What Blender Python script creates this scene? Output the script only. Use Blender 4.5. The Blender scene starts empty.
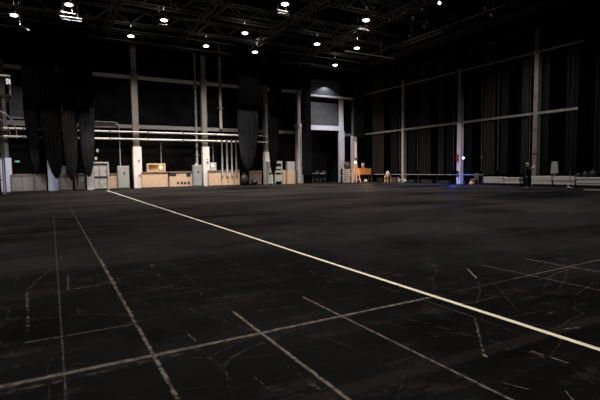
import bpy, math, random
from mathutils import Vector, Matrix
random.seed(7)
SC = bpy.context.scene
COL = SC.collection
PI = math.pi

# ------------------------------------------------------------------ camera
F, CH = 437.0, 1.45
YAW, PIT, ROL = math.radians(29.6), math.radians(3.95), math.radians(-0.7)
fw = Vector((math.sin(YAW)*math.cos(PIT), math.cos(YAW)*math.cos(PIT), -math.sin(PIT)))
_rt = Vector((math.cos(YAW), -math.sin(YAW), 0)); _up = _rt.cross(fw)
rt = _rt*math.cos(ROL) + _up*math.sin(ROL); up = _up*math.cos(ROL) - _rt*math.sin(ROL)
cam = bpy.data.cameras.new('camera'); co = bpy.data.objects.new('camera', cam); COL.objects.link(co)
cam.sensor_width = 36; cam.lens = F/600*36; cam.clip_end = 300
co.matrix_world = Matrix(((rt.x, up.x, -fw.x, 0), (rt.y, up.y, -fw.y, 0), (rt.z, up.z, -fw.z, CH), (0, 0, 0, 1)))
SC.camera = co

def ray(x, y): return fw + rt*((x-300)/F) - up*((y-200)/F)
def onY(x, y, Y):           # measured point of the photograph on the plane Y = const
    d = ray(x, y)*(Y/ray(x, y).y); return Vector((d.x, Y, d.z+CH))
def onX(x, y, X):
    d = ray(x, y)*(X/ray(x, y).x); return Vector((X, d.y, d.z+CH))
def onZ(x, y, Z=0.0):
    d = ray(x, y)*((Z-CH)/ray(x, y).z); return Vector((d.x, d.y, Z))

# ------------------------------------------------------------------ materials
def mat(name, col, rough=.7, metal=0, var=.25, scale=3.0, stretch=None, emit=None, es=0, sheen=0, bump=0, spec=.5):
    m = bpy.data.materials.new(name); m.use_nodes = True
    nt = m.node_tree; b = nt.nodes['Principled BSDF']
    b.inputs['Roughness'].default_value = rough; b.inputs['Metallic'].default_value = metal
    b.inputs['Specular IOR Level'].default_value = spec
    if sheen: b.inputs['Sheen Weight'].default_value = sheen
    tc = nt.nodes.new('ShaderNodeTexCoord'); mp = nt.nodes.new('ShaderNodeMapping')
    if stretch: mp.inputs['Scale'].default_value = stretch
    nt.links.new(tc.outputs['Object'], mp.inputs[0])
    n = nt.nodes.new('ShaderNodeTexNoise'); n.inputs['Scale'].default_value = scale; n.inputs['Detail'].default_value = 5
    nt.links.new(mp.outputs[0], n.inputs['Vector'])
    cr = nt.nodes.new('ShaderNodeValToRGB')
    cr.color_ramp.elements[0].position = .3; cr.color_ramp.elements[1].position = .7
    cr.color_ramp.elements[0].color = (*[c*(1-var) for c in col], 1)
    cr.color_ramp.elements[1].color = (*[min(1, c*(1+var)) for c in col], 1)
    nt.links.new(n.outputs['Fac'], cr.inputs[0]); nt.links.new(cr.outputs[0], b.inputs['Base Color'])
    if bump:
        bp = nt.nodes.new('ShaderNodeBump'); bp.inputs['Strength'].default_value = bump; bp.inputs['Distance'].default_value = .05
        nt.links.new(n.outputs['Fac'], bp.inputs['Height']); nt.links.new(bp.outputs[0], b.inputs['Normal'])
    if emit:
        b.inputs['Emission Color'].default_value = (*emit, 1); b.inputs['Emission Strength'].default_value = es
    return m

M = dict(
    wall=mat('black_painted_wall', (.0034, .0034, .0037), .95, spec=0.0, scale=.8, var=.5, bump=.2),
    wall_grey=mat('dark_grey_wall', (.10, .105, .125), .85, scale=2, var=.3),
    window_grey=mat('blue_grey_window_wall', (.045, .049, .060), .7, scale=3, var=.25),
    beam_grey=mat('grey_beam_paint', (.42, .39, .365), .8, scale=3, var=.15),
    beam_dark=mat('dull_beam_paint', (.15, .14, .135), .8, scale=3, var=.2),
    ledge=mat('grey_ledge', (.60, .60, .64), .7, scale=4, var=.15),
    scallop_patch=mat('scallop_light_patch', (.022, .022, .024), .8, scale=3, var=.2),
    ceil=mat('black_ceiling', (.004, .004, .0042), .95, spec=0.0, scale=1, var=.5),
    white=mat('white_column_paint', (.62, .585, .555), .6, scale=4, var=.08),
    bluewhite=mat('cool_white_paint', (.50, .51, .60), .6, scale=4, var=.1),
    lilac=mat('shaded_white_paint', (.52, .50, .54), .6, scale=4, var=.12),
    concrete=mat('grey_brown_concrete', (.165, .142, .13), .85, scale=6, var=.25, bump=.2),
    concrete_d=mat('dark_concrete', (.10, .093, .09), .85, scale=6, var=.3),
    pipe=mat('pale_pipe_paint', (.66, .62, .58), .45, scale=3, var=.15),
    conduit=mat('grey_conduit', (.13, .13, .138), .5, scale=5, var=.2),
    conduit_d=mat('dark_conduit', (.06, .06, .065), .5, scale=5, var=.2),
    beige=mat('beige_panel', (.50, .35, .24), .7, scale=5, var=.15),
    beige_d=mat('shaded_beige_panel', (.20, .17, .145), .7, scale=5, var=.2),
    rail=mat('brown_rail', (.13, .085, .06), .7, scale=5),
    cab=mat('grey_green_cabinet', (.27, .27, .25), .5, scale=4, var=.1),
    cab_b=mat('blue_grey_cabinet', (.25, .265, .28), .5, scale=4, var=.1),
    pale=mat('pale_grey_board', (.36, .345, .34), .7, scale=4, var=.2),
    pale_g=mat('pale_green_metal', (.36, .38, .33), .6, scale=4, var=.1),
    kraft=mat('light_wood', (.45, .32, .21), .7, scale=5, var=.2, stretch=(1, 1, 6)),
    orange=mat('orange_wood', (.62, .27, .07), .6, scale=5, var=.2),
    plank=mat('pinkish_plank', (.80, .58, .50), .6, scale=5, var=.15),
    black=mat('black_metal', (.02, .02, .021), .5, scale=5),
    black2=mat('black_plastic', (.004, .004, .0045), .6, scale=5),
    steel=mat('dull_steel', (.30, .30, .32), .35, .6, scale=5, var=.15),
    dsteel=mat('dark_steel', (.055, .052, .05), .5, .3, scale=4, var=.3),
    truss=mat('blackened_truss', (.085, .082, .08), .6, .2, scale=4, var=.4),
    batten=mat('grey_batten', (.42, .42, .41), .5, .3, scale=4, var=.2),
    kerb=mat('pale_stacked_boards', (.40, .39, .35), .8, scale=9, var=.35, stretch=(1, .4, 6)),
    brown=mat('brown_cloth', (.10, .05, .03), .9, scale=8),
    red=mat('dark_red_paint', (.25, .02, .04), .6, scale=6),
    drape=mat('black_velour', (.0009, .0009, .0010), .95, scale=2, var=.3, spec=0.0),
    drape_g=mat('faded_black_velour', (.0105, .011, .012), .95, scale=2, var=.3, spec=0.0),
    drape_k=mat('black_bundle_velour', (.0035, .0034, .0035), .95, scale=2, var=.3, spec=0.0),
    drape_w=mat('brownish_wall_drape', (.022, .0185, .017), .95, scale=2, var=.3, spec=0.0, stretch=(4, 4, .15)),
    drape_b=mat('brownish_black_velour', (.0125, .0108, .0105), .95, scale=2, var=.3, spec=0.0),
    rope=mat('dark_rope', (.05, .045, .04), .9, scale=8),
    tape=mat('cream_tape', (.84, .74, .57), .55, scale=9, var=.12),
    lampglow=mat('lamp_glass', (.9, .9, .9), .4, emit=(1, .97, .93), es=9),
    warmglow=mat('warm_lamp_glass', (.9, .8, .6), .4, emit=(1, .60, .25), es=4),
    blueglow=mat('blue_white_lamp', (.8, .9, 1), .4, emit=(.65, .78, 1), es=5),
    green=mat('green_sign_glow', (.05, .3, .18), .5, emit=(.06, .5, .28), es=.3),
    phone=mat('phone_screen', (.6, .6, .65), .3, emit=(.85, .9, 1), es=.9),
    skin=mat('skin', (.42, .27, .20), .6, scale=8, var=.08),
    cloth=mat('black_clothing', (.011, .011, .013), .95, scale=12, spec=.1),
    trouser=mat('dark_trousers', (.014, .014, .017), .95, scale=12, spec=.1),
    shoe=mat('worn_grey_shoe', (.10, .095, .09), .6, scale=12),
    hair=mat('grey_hair', (.22, .21, .20), .9, scale=20),
)

# ------------------------------------------------------------------ mesh helpers
class MB:
    def __init__(s): s.v = []; s.f = []; s.sm = []
    def add(s, vs, fs, smooth=False):
        n = len(s.v); s.v += [tuple(v) for v in vs]; s.f += [tuple(i+n for i in f) for f in fs]; s.sm += [smooth]*len(fs); return s
    def box(s, a, b, bev=0.0):
        x0, y0, z0 = [min(a[i], b[i]) for i in range(3)]; x1, y1, z1 = [max(a[i], b[i]) for i in range(3)]
        e = min(bev, (x1-x0)/2.2, (y1-y0)/2.2, (z1-z0)/2.2)
        if e <= 0:
            return s.add([(x0,y0,z0),(x1,y0,z0),(x1,y1,z0),(x0,y1,z0),(x0,y0,z1),(x1,y0,z1),(x1,y1,z1),(x0,y1,z1)],
                         [(0,3,2,1),(4,5,6,7),(0,1,5,4),(1,2,6,5),(2,3,7,6),(3,0,4,7)])
        def ring(d, z): return [(x0+d,y0,z),(x1-d,y0,z),(x1,y0+d,z),(x1,y1-d,z),(x1-d,y1,z),(x0+d,y1,z),(x0,y1-d,z),(x0,y0+d,z)]
        def ring2(z): return [(x0+e,y0+e*.5,z),(x1-e,y0+e*.5,z),(x1-e*.5,y0+e,z),(x1-e*.5,y1-e,z),(x1-e,y1-e*.5,z),(x0+e,y1-e*.5,z),(x0+e*.5,y1-e,z),(x0+e*.5,y0+e,z)]
        vs = ring2(z0)+ring(e, z0+e)+ring(e, z1-e)+ring2(z1); fs = [tuple(range(7,-1,-1)), tuple(range(24,32))]
        for k in range(3):
            for i in range(8): j = (i+1) % 8; fs.append((8*k+i, 8*k+j, 8*k+8+j, 8*k+8+i))
        return s.add(vs, fs)
    def tube(s, pts, r, n=8, caps=True):
        pts = [Vector(p) for p in pts]; rs = r if isinstance(r, (list, tuple)) else [r]*len(pts)
        vs = []
        ref = None
        for i, p in enumerate(pts):
            d = (pts[min(i+1, len(pts)-1)]-pts[max(i-1, 0)]).normalized()
            if ref is None: ref = Vector((0, 0, 1)) if abs(d.z) < .9 else Vector((1, 0, 0))
            u = d.cross(ref).normalized(); w = u.cross(d).normalized(); ref = w
            for k in range(n):
                t = 2*PI*k/n; vs.append(p+u*math.cos(t)*rs[i]+w*math.sin(t)*rs[i])
        fs = []
        for i in range(len(pts)-1):
            for k in range(n): j = (k+1) % n; fs.append((i*n+k, i*n+j, (i+1)*n+j, (i+1)*n+k))
        s.add(vs, fs, True)
        if caps:
            m = len(s.v)-len(vs)
            s.f.append(tuple(m+k for k in range(n))); s.f.append(tuple(m+len(vs)-1-k for k in range(n))); s.sm += [False, False]
        return s
    def bar(s, a, b, w, h=None):       # square bar between two points
        h = h or w; a = Vector(a); b = Vector(b); d = (b-a).normalized()
        ref = Vector((0, 0, 1)) if abs(d.z) < .9 else Vector((0, 1, 0))
        u = d.cross(ref).normalized()*(w/2); v = u.cross(d).normalized()*(h/2)
        vs = [p+q for p in (a, b) for q in (-u-v, u-v, u+v, -u+v)]
        return s.add(vs, [(0,3,2,1),(4,5,6,7),(0,1,5,4),(1,2,6,5),(2,3,7,6),(3,0,4,7)])
    def lathe(s, prof, c, n=16):
        vs = [(c[0]+r*math.cos(2*PI*k/n), c[1]+r*math.sin(2*PI*k/n), c[2]+z) for r, z in prof for k in range(n)]
        fs = [(i*n+k, i*n+(k+1) % n, (i+1)*n+(k+1) % n, (i+1)*n+k) for i in range(len(prof)-1) for k in range(n)]
        return s.add(vs, fs, True)
    def blob(s, c, r, n=12, m=8, noise=0.0):
        prof = []
        vs = [(c[0], c[1], c[2]-r[2])]
        for i in range(1, m):
            t = PI*i/m
            for k in range(n):
                q = 1+noise*(random.random()-.5)
                vs.append((c[0]+r[0]*math.sin(t)*math.cos(2*PI*k/n)*q, c[1]+r[1]*math.sin(t)*math.sin(2*PI*k/n)*q, c[2]-r[2]*math.cos(t)*q))
        vs.append((c[0], c[1], c[2]+r[2])); L = len(vs)-1
        fs = [(0, 1+(k+1) % n, 1+k) for k in range(n)]
        for i in range(m-2):
            for k in range(n): a = 1+i*n+k; b = 1+i*n+(k+1) % n; fs.append((a, b, b+n, a+n))
        fs += [(L, L-n+k, L-n+(k+1) % n) for k in range(n)]
        return s.add(vs, fs, True)
    def build(s, name, m, parent=None, origin=None):
        o0 = Vector((0, 0, 0))
        p = parent
        while p is not None: o0 = o0 + Vector(p.location); p = p.parent
        if origin is not None: o0 = Vector(origin)
        me = bpy.data.meshes.new(name); me.from_pydata([Vector(v)-o0 for v in s.v], [], s.f)
        me.polygons.foreach_set('use_smooth', s.sm); me.update()
        me.materials.append(M[m] if isinstance(m, str) else m)
        o = bpy.data.objects.new(name, me); COL.objects.link(o)
        if parent is not None: o.parent = parent
        elif origin is not None: o.location = origin
        return o

def tag(o, label=None, cat=None, group=None, kind=None):
    if label: o['label'] = label
    if cat: o['category'] = cat
    if group: o['group'] = group
    if kind: o['kind'] = kind
    return o
def thing(name, loc, label, cat, group=None):
    o = bpy.data.objects.new(name, None); COL.objects.link(o); o.location = loc; o.empty_display_size = .2
    return tag(o, label, cat, group)
def dup(root, loc, label=None, group=None):
    r = root.copy(); COL.objects.link(r); r.location = loc
    if label: r['label'] = label
    if group: r['group'] = group
    for ch in list(root.children):
        c = ch.copy(); COL.objects.link(c); c.parent = r
        for g in list(ch.children):
            d = g.copy(); COL.objects.link(d); d.parent = c
    return r
def struct(name, mb, m): return tag(mb.build(name, m), kind='structure')

BY, RX = 41.0, 32.0            # back wall plane, right wall plane
HC = 15.0

# ------------------------------------------------------------------ floor material
def floor_material():
    m = bpy.data.materials.new('scuffed_black_stage_floor'); m.use_nodes = True
    nt = m.node_tree; N = nt.nodes.new; L = nt.links.new
    b = nt.nodes['Principled BSDF']
    tc = N('ShaderNodeTexCoord'); P = tc.outputs['Object']
    def math_(op, a, c=None, d=None, clamp=False):
        n = N('ShaderNodeMath'); n.operation = op; n.use_clamp = clamp
        for i, v in enumerate((a, c, d)):
            if v is None: continue
            if isinstance(v, (int, float)): n.inputs[i].default_value = v
            else: L(v, n.inputs[i])
        return n.outputs[0]
    def noise(scale, detail=5, st=(1, 1, 1), rough=.6, off=0):
        mp = N('ShaderNodeMapping'); mp.inputs['Scale'].default_value = st; mp.inputs['Location'].default_value = (off, off*.7, 0); L(P, mp.inputs[0])
        n = N('ShaderNodeTexNoise'); n.inputs['Scale'].default_value = scale; n.inputs['Detail'].default_value = detail
        n.inputs['Roughness'].default_value = rough; L(mp.outputs[0], n.inputs['Vector']); return n.outputs['Fac']
    def sstep(x, lo, hi):
        n = N('ShaderNodeMapRange'); n.interpolation_type = 'SMOOTHSTEP'
        n.inputs['From Min'].default_value = lo; n.inputs['From Max'].default_value = hi; L(x, n.inputs['Value']); return n.outputs[0]
    fine = noise(16, 6); mid = noise(5, 4, off=4); big = noise(.35, 4, (1, 1, 1), off=9); streak = noise(1.2, 5, (.25, 2.0, 1), off=2)
    streak2 = noise(1.5, 5, (2.2, .35, 1), off=5)
    grain = noise(60, 4)
    brk = math_('MULTIPLY', sstep(fine, .40, .62), sstep(mid, .36, .50))
    soft = math_('ADD', .34, math_('MULTIPLY', math_('MULTIPLY', sstep(fine, .36, .56), sstep(mid, .28, .52)), .78))
    # wobble of coordinates so the seams are not ruler straight
    wn = N('ShaderNodeTexNoise'); wn.inputs['Scale'].default_value = 9; wn.inputs['Detail'].default_value = 4; L(P, wn.inputs['Vector'])
    ws = N('ShaderNodeVectorMath'); ws.operation = 'SUBTRACT'; L(wn.outputs['Color'], ws.inputs[0]); ws.inputs[1].default_value = (.5, .5, .5)
    wm = N('ShaderNodeVectorMath'); wm.operation = 'MULTIPLY'; L(ws.outputs[0], wm.inputs[0]); wm.inputs[1].default_value = (.018, .018, 0)
    wa = N('ShaderNodeVectorMath'); wa.operation = 'ADD'; L(P, wa.inputs[0]); L(wm.outputs[0], wa.inputs[1]); PW = wa.outputs[0]
    def seg(a, c, w, k, how):
        ax, ay = a; bx, by = c; ln = math.hypot(bx-ax, by-ay); dx, dy = (bx-ax)/ln, (by-ay)/ln
        s = N('ShaderNodeVectorMath'); s.operation = 'SUBTRACT'; L(PW, s.inputs[0]); s.inputs[1].default_value = (ax, ay, 0)
        d = N('ShaderNodeVectorMath'); d.operation = 'DOT_PRODUCT'; L(s.outputs[0], d.inputs[0]); d.inputs[1].default_value = (dx, dy, 0)
        t = math_('MINIMUM', math_('MAXIMUM', d.outputs['Value'], 0.0), ln)
        c_ = N('ShaderNodeVectorMath'); c_.operation = 'SCALE'; c_.inputs[0].default_value = (dx, dy, 0); L(t, c_.inputs['Scale'])
        e = N('ShaderNodeVectorMath'); e.operation = 'DISTANCE'; L(s.outputs[0], e.inputs[0]); L(c_.outputs[0], e.inputs[1])
        mr = N('ShaderNodeMapRange'); mr.interpolation_type = 'SMOOTHSTEP'; L(e.outputs['Value'], mr.inputs['Value'])
        mr.inputs['From Min'].default_value = w*.35; mr.inputs['From Max'].default_value = w*1.15
        mr.inputs['To Min'].default_value = k; mr.inputs['To Max'].default_value = 0
        out = mr.outputs[0]
        if how == 'b': out = math_('MULTIPLY', out, brk)
        if how == 's': out = math_('MULTIPLY', out, soft)
        return out
    def g(x, y): q = onZ(x, y); return (q.x, q.y)
    S = [  # the worn seams and chalk marks of the boards
        ((.02, 1.5), (.02, 21), .010, .50, 's'),
        ((.64, 2.75), (.64, 24), .014, .75, 's'), ((.64, 2.75), (.66, 8), .020, 1.2, 'b'),
        ((1.57, 1.9), (1.57, 4.18), .018, 1.1, 's'), ((1.57, 4.2), (1.57, 9.5), .010, .13, 's'),
        ((2.44, 1.4), (2.44, 4.25), .016, .9, 's'), ((2.44, 4.3), (2.44, 7.5), .009, .12, 's'),
        ((-1.5, 3.55), (1.0, 3.50), .034, .85, 's'), ((-1.5, 3.38), (.9, 3.42), .022, .5, 'b'), ((-1.5, 3.47), (1.4, 3.45), .07, .22, 'b'),
        ((1.0, 3.50), (3.7, 3.485), .028, .95, 's'), ((3.7, 3.49), (5.4, 3.51), .022, .5, 'b'), ((5.2, 3.51), (9.5, 3.56), .020, .70, 's'),
        ((-.25, 4.35), (.64, 4.34), .011, .7, 's'), ((.7, 5.19), (3.1, 5.12), .010, .26, 's'),
        (g(68, 290), g(114, 282), .018, .8, 'b'), (g(68, 274), g(68, 290), .012, .6, 's'),
        (g(57, 264), g(40, 278), .010, .40, 's'), (g(40, 278), g(27, 290), .010, .45, 's'), (g(27, 290), g(28, 330), .018, .7, 'b'), (g(27, 292), g(58, 289), .01, .3, 's'),
        (g(28, 341), g(8, 356), .014, .4, 'b'),
        (g(482, 265), g(604, 291), .016, .65, 's'), (g(526, 259), g(640, 279), .022, .75, 's'),
        (g(560, 248), g(610, 255), .03, .3, 'b'),
        (g(468, 269.5), g(476.5, 278), .013, 1.6, None),
        (g(478, 281), g(480, 292), .008, .40, 's'), (g(480, 292), g(476, 304), .008, .35, 's'),
        (g(492, 280), g(518, 311), .009, .4, 'b'), (g(475, 302), g(498, 296), .011, .45, 's'),
        (g(546, 278), g(576, 265), .010, .45, 's'), (g(567, 269), g(566, 278), .010, .3, 's'), (g(566, 278), g(558, 290), .01, .3, 's'),
        (g(380, 286), g(398, 292), .010, .50, 's'), (g(424, 300), g(474, 317), .009, .55, 's'), (g(480, 319), g(526, 336), .008, .35, 's'),
        (g(475, 318), g(484, 355), .013, .8, 'b'), (g(484, 354.5), g(486, 356.5), .016, 1.2, None),
        (g(500, 351), g(522, 345), .010, .55, 'b'), (g(532, 351), g(568, 363), .012, 1.1, 'b'), (g(562, 329), g(578, 327.5), .014, .9, 'b'), (g(500, 319), g(540, 311), .01, .25, 's'),
        (g(335, 388), g(352, 401), .016, .6, 's'), (g(566, 391), g(573, 400), .007, .9, 's'), (g(585, 368), g(594, 372), .009, .6, 'b'),
        (g(504, 383), g(528, 389), .009, .6, 's'), (g(210, 357), g(232, 380), .009, .22, 's'), (g(120, 399), g(220, 384), .010, .15, 's'),
        (g(188, 334), g(196, 341), .009, .6, 's'), (g(425, 333), g(474, 333), .008, .22, 's'), (g(232, 360), g(330, 345), .009, .18, 's'),
        (g(300, 341), g(360, 331), .009, .16, 's'), (g(160, 266), g(210, 259), .03, .25, 'b'), (g(396, 362), g(412, 357), .008, .4, 'b'),
        (g(178, 265), g(196, 285), .012, .22, 's'),
    ]
    acc = None
    for q in S:
        q = (*q[:3], q[3] if q[3] >= 1 else q[3]**1.7, q[4])
        o = seg(*q); acc = o if acc is None else math_('MAXIMUM', acc, o)
    # broad soft sheen streak, painted into the colour of the near boards
    sm = seg(g(250, 418), g(600, 318), .09, .05, None)
    # faint grid of board seams over the whole floor
    sx = N('ShaderNodeSeparateXYZ'); L(P, sx.inputs[0])
    def grid(c, off, per):
        t = math_('ABSOLUTE', math_('SUBTRACT', math_('FRACT', math_('DIVIDE', math_('SUBTRACT', c, off-per/2), per)), .5))
        mr = N('ShaderNodeMapRange'); L(math_('MULTIPLY', t, per), mr.inputs['Value'])
        mr.inputs['From Min'].default_value = .004; mr.inputs['From Max'].default_value = .014; mr.inputs['To Min'].default_value = 1; mr.inputs['To Max'].default_value = 0
        return mr.outputs[0]
    gr = math_('MULTIPLY', math_('MAXIMUM', grid(sx.outputs[0], .64, .91), grid(sx.outputs[1], 3.5, .83)), .018)
    # stray scratches and dust
    v = N('ShaderNodeTexVoronoi'); v.feature = 'DISTANCE_TO_EDGE'; v.inputs['Scale'].default_value = .9
    wv = N('ShaderNodeMixRGB'); wv.inputs[0].default_value = .12; L(P, wv.inputs[1])
    nn = N('ShaderNodeTexNoise'); nn.inputs['Scale'].default_value = 1.3; L(P, nn.inputs['Vector']); L(nn.outputs['Color'], wv.inputs[2]); L(wv.outputs[0], v.inputs['Vector'])
    scr = math_('MULTIPLY', math_('SUBTRACT', 1, sstep(v.outputs['Distance'], .0, .008)), math_('MULTIPLY', math_('MULTIPLY', brk, sstep(big, .35, .5)), .20))
    speck = math_('MULTIPLY', sstep(grain, .68, .78), math_('MULTIPLY', sstep(mid, .5, .65), .20))
    cl1 = noise(1.1, 8, (1, 1, 1), .75, off=21); cl2 = noise(3.2, 8, (.5, 1.6, 1), .8, off=31); ds = noise(3.0, 7, (3.0, .30, 1), .75, off=41); ds2 = noise(3.0, 7, (.3, 3.0, 1), .75, off=51)
    smudge = math_('MULTIPLY', math_('MULTIPLY', sstep(cl1, .48, .66), sstep(cl2, .47, .66)), .15)
    drag = math_('MULTIPLY', math_('MULTIPLY', math_('MAXIMUM', sstep(ds, .61, .67), sstep(ds2, .61, .67)), sstep(fine, .42, .6)), .45)
    speck = math_('MAXIMUM', speck, math_('MAXIMUM', smudge, drag))
    marks = math_('MAXIMUM', math_('MAXIMUM', math_('MAXIMUM', acc, sm), gr), math_('MAXIMUM', scr, speck))
    dust = math_('ADD', math_('MULTIPLY', sstep(streak, .40, .62), .6), math_('MULTIPLY', sstep(big, .42, .6), .5))
    base = N('ShaderNodeMixRGB'); base.inputs[1].default_value = (.0010, .0010, .0011, 1); base.inputs[2].default_value = (.0046, .0041, .0039, 1); L(dust, base.inputs[0]); base.use_clamp = True
    col = N('ShaderNodeMixRGB'); L(marks, col.inputs[0]); L(base.outputs[0], col.inputs[1]); col.inputs[2].default_value = (.16, .135, .118, 1)
    L(col.outputs[0], b.inputs['Base Color'])
    rg = N('ShaderNodeMapRange'); L(math_('ADD', math_('MULTIPLY', streak, .6), math_('MULTIPLY', streak2, .4)), rg.inputs['Value'])
    rg.inputs['From Min'].default_value = .3; rg.inputs['From Max'].default_value = .7; rg.inputs['To Min'].default_value = .50; rg.inputs['To Max'].default_value = .78
    L(rg.outputs[0], b.inputs['Roughness']); b.inputs['Specular IOR Level'].default_value = 0.012
    band = noise(.30, 5, (.35, 1.3, 1), off=7); blot = noise(.16, 6, (1, 1, 1), off=13)
    shw = math_('ADD', .012, math_('MULTIPLY', math_('ADD', math_('MULTIPLY', sstep(band, .42, .58), .6), math_('MULTIPLY', sstep(blot, .43, .57), .55)), .27))
    L(shw, b.inputs['Sheen Weight']); b.inputs['Sheen Roughness'].default_value = .35; b.inputs['Sheen Tint'].default_value = (1, .90, .87, 1)
    bp = N('ShaderNodeBump'); bp.inputs['Strength'].default_value = .12; bp.inputs['Distance'].default_value = .02; L(fine, bp.inputs['Height']); L(bp.outputs[0], b.inputs['Normal'])
    return m

# ------------------------------------------------------------------ shell
XL, YF = -14.0, -6.0
struct('floor', MB().box((XL, YF, -.15), (RX+1, BY+4, 0)), floor_material())
DX0, DX1 = 24.85, 28.35           # doorway in the back wall
DZ = 5.75
w = MB(); w.box((XL, BY, 0), (DX0, BY+.3, HC)); w.box((DX1, BY, 0), (RX, BY+.3, HC)); w.box((DX0, BY, DZ), (DX1, BY+.3, HC))
struct('wall_back', w, 'wall')
w = MB(); w.box((DX0-.8, BY+3.5, 0), (DX1+.8, BY+3.7, 7)); w.box((DX0-.8, BY+.3, 0), (DX0-.7, BY+3.5, 7)); w.box((DX1+.7, BY+.3, 0), (DX1+.8, BY+3.5, 7)); w.box((DX0-.8, BY+.3, 6.9), (DX1+.8, BY+3.7, 7))
struct('wall_passage', w, 'black2')
struct('wall_right', MB().box((RX, YF, 0), (RX+.3, BY+.3, HC)), 'wall')
struct('wall_left', MB().box((XL-.3, YF, 0), (XL, BY+.3, HC)), 'wall')
struct('ceiling', MB().box((XL-.3, YF, HC), (RX+.3, BY+.3, HC+.1)), 'ceil')

# wall beams (structure)
T = [0]
def trim(mb, m): T[0] += 1; return struct('trim_%d' % T[0], mb, m)
trim(MB().box((-10, BY-.14, 9.52), (24.3, BY-.002, 9.84)), 'beam_grey')
trim(MB().box((-10, BY-.14, 5.25), (24.3, BY-.002, 5.58)), 'beam_dark')
trim(MB().box((28.6, BY-.14, 5.22), (RX-.2, BY-.002, 5.5)), 'concrete_d')
trim(MB().box((RX-.42, 16.6, 9.84), (RX-.36, BY-.6, 9.98)), 'beam_dark')
trim(MB().box((RX-.42, 16.9, 5.34), (RX-.36, BY-.6, 5.52)), 'beam_dark')
# lit ledge over the doorway, blue-grey infill, lintel
trim(MB().box((24.4, BY-.45, 9.32), (RX-.9, BY-.002, 9.52)), 'ledge')
trim(MB().box((24.4, BY-.04, 9.53), (28.6, BY-.002, 11.2)), 'scallop_patch')  # wall patch painted paler to bring out the pool of light
trim(MB().box((24.7, BY-.10, 6.25), (28.25, BY-.002, 8.75)), 'window_grey')
# door
dl = MB(); dl.box((24.3, BY-.30, DZ), (28.9, BY-.003, DZ+.52))
d = struct('door_1', dl, 'bluewhite')
MB().box((28.30, BY-.30, 0), (29.02, BY-.003, DZ), .02).build('door_jamb', 'bluewhite', d)
MB().box((28.40, BY-.25, DZ+.52), (28.92, BY-.003, 9.3), .02).build('upper_post', 'lilac', d)

# ------------------------------------------------------------------ columns along the back wall
def column(px, name, label, y_top, split_y, wb, wt, mb_, mt_, boxes=(), Y=BY, mtop=None, ytop2=None):
    c = onY(px, 170, Y).x
    ztop = onY(px, y_top, Y).z; zs = onY(px, split_y, Y).z
    t = thing(name, (c, Y-.25, 0), label, 'column')
    MB().box((c-wb/2, Y-.5, 0), (c+wb/2, Y-.003, zs), .03).build('painted_base', mb_, t)
    MB().box((c-wt/2-.03, Y-.42, zs), (c+wt/2-.03, Y-.003, ztop), .02).build('shaft', mt_, t)
    if ytop2: 
        z2 = onY(px, ytop2, Y).z
        MB().box((c-wt/2, Y-.36, ztop), (c+wt/2-.06, Y-.003, z2), .02).build('upper_shaft', mtop, t)
        MB().box((c-wt/2-.08, Y-.46, ztop-.16), (c+wt/2+.06, Y-.003, ztop+.1), .02).build('bracket', mt_, t)
    for bz, bw, bh in boxes:
        MB().box((c-bw/2+.1, Y-.56, bz), (c+bw/2+.1, Y-.5, bz+bh), .01).build('switch_box', 'rail', t)
    return t
column(137, 'wall_column', 'tall concrete column with white base right of grey floor cabinet', 76, 147, .72, .52, 'white', 'concrete', ((2.35, .12, .16), (1.1, .1, .1)), ytop2=47, mtop='concrete')
column(205, 'wall_column', 'concrete column with white base between blue grey cabinet and beige panel', 82, 147, .66, .50, 'white', 'concrete', ((2.2, .18, .14), (2.5, .12, .06)), ytop2=57, mtop='concrete_d')
column(265.5, 'wall_column', 'slim column with white base beside pale green shelves', 86, 152, .56, .42, 'white', 'concrete', ((1.5, .12, .3),))
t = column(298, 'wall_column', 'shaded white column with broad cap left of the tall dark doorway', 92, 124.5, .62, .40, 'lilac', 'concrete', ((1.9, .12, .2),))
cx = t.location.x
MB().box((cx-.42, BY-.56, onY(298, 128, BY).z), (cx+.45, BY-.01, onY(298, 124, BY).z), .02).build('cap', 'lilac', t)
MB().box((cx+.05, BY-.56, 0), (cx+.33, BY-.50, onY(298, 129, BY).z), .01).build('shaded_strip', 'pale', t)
column(53.5, 'wall_column', 'cool white column base showing below the hanging curtain bundles', 60, 160, .85, .5, 'bluewhite', 'concrete_d')
column(6.5, 'wall_column', 'cool white column base at far left beside the scaffold tower', 60, 158, .75, .5, 'bluewhite', 'concrete_d')
# shadowed column near the corner
c = onY(353.5, 170, BY).x
t = thing('corner_column', (c, BY-.3, 0), 'cool white column behind the leaning plank near the room corner', 'column')
MB().box((c-.42, BY-.32, 0), (c+.28, BY-.003, onY(353, 136, BY).z), .03).build('painted_base', 'bluewhite', t)
MB().box((c-.3, BY-.30, onY(353, 136, BY).z), (c+.3, BY-.003, 9.3), .02).build('shaft', 'concrete_d', t)

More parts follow.
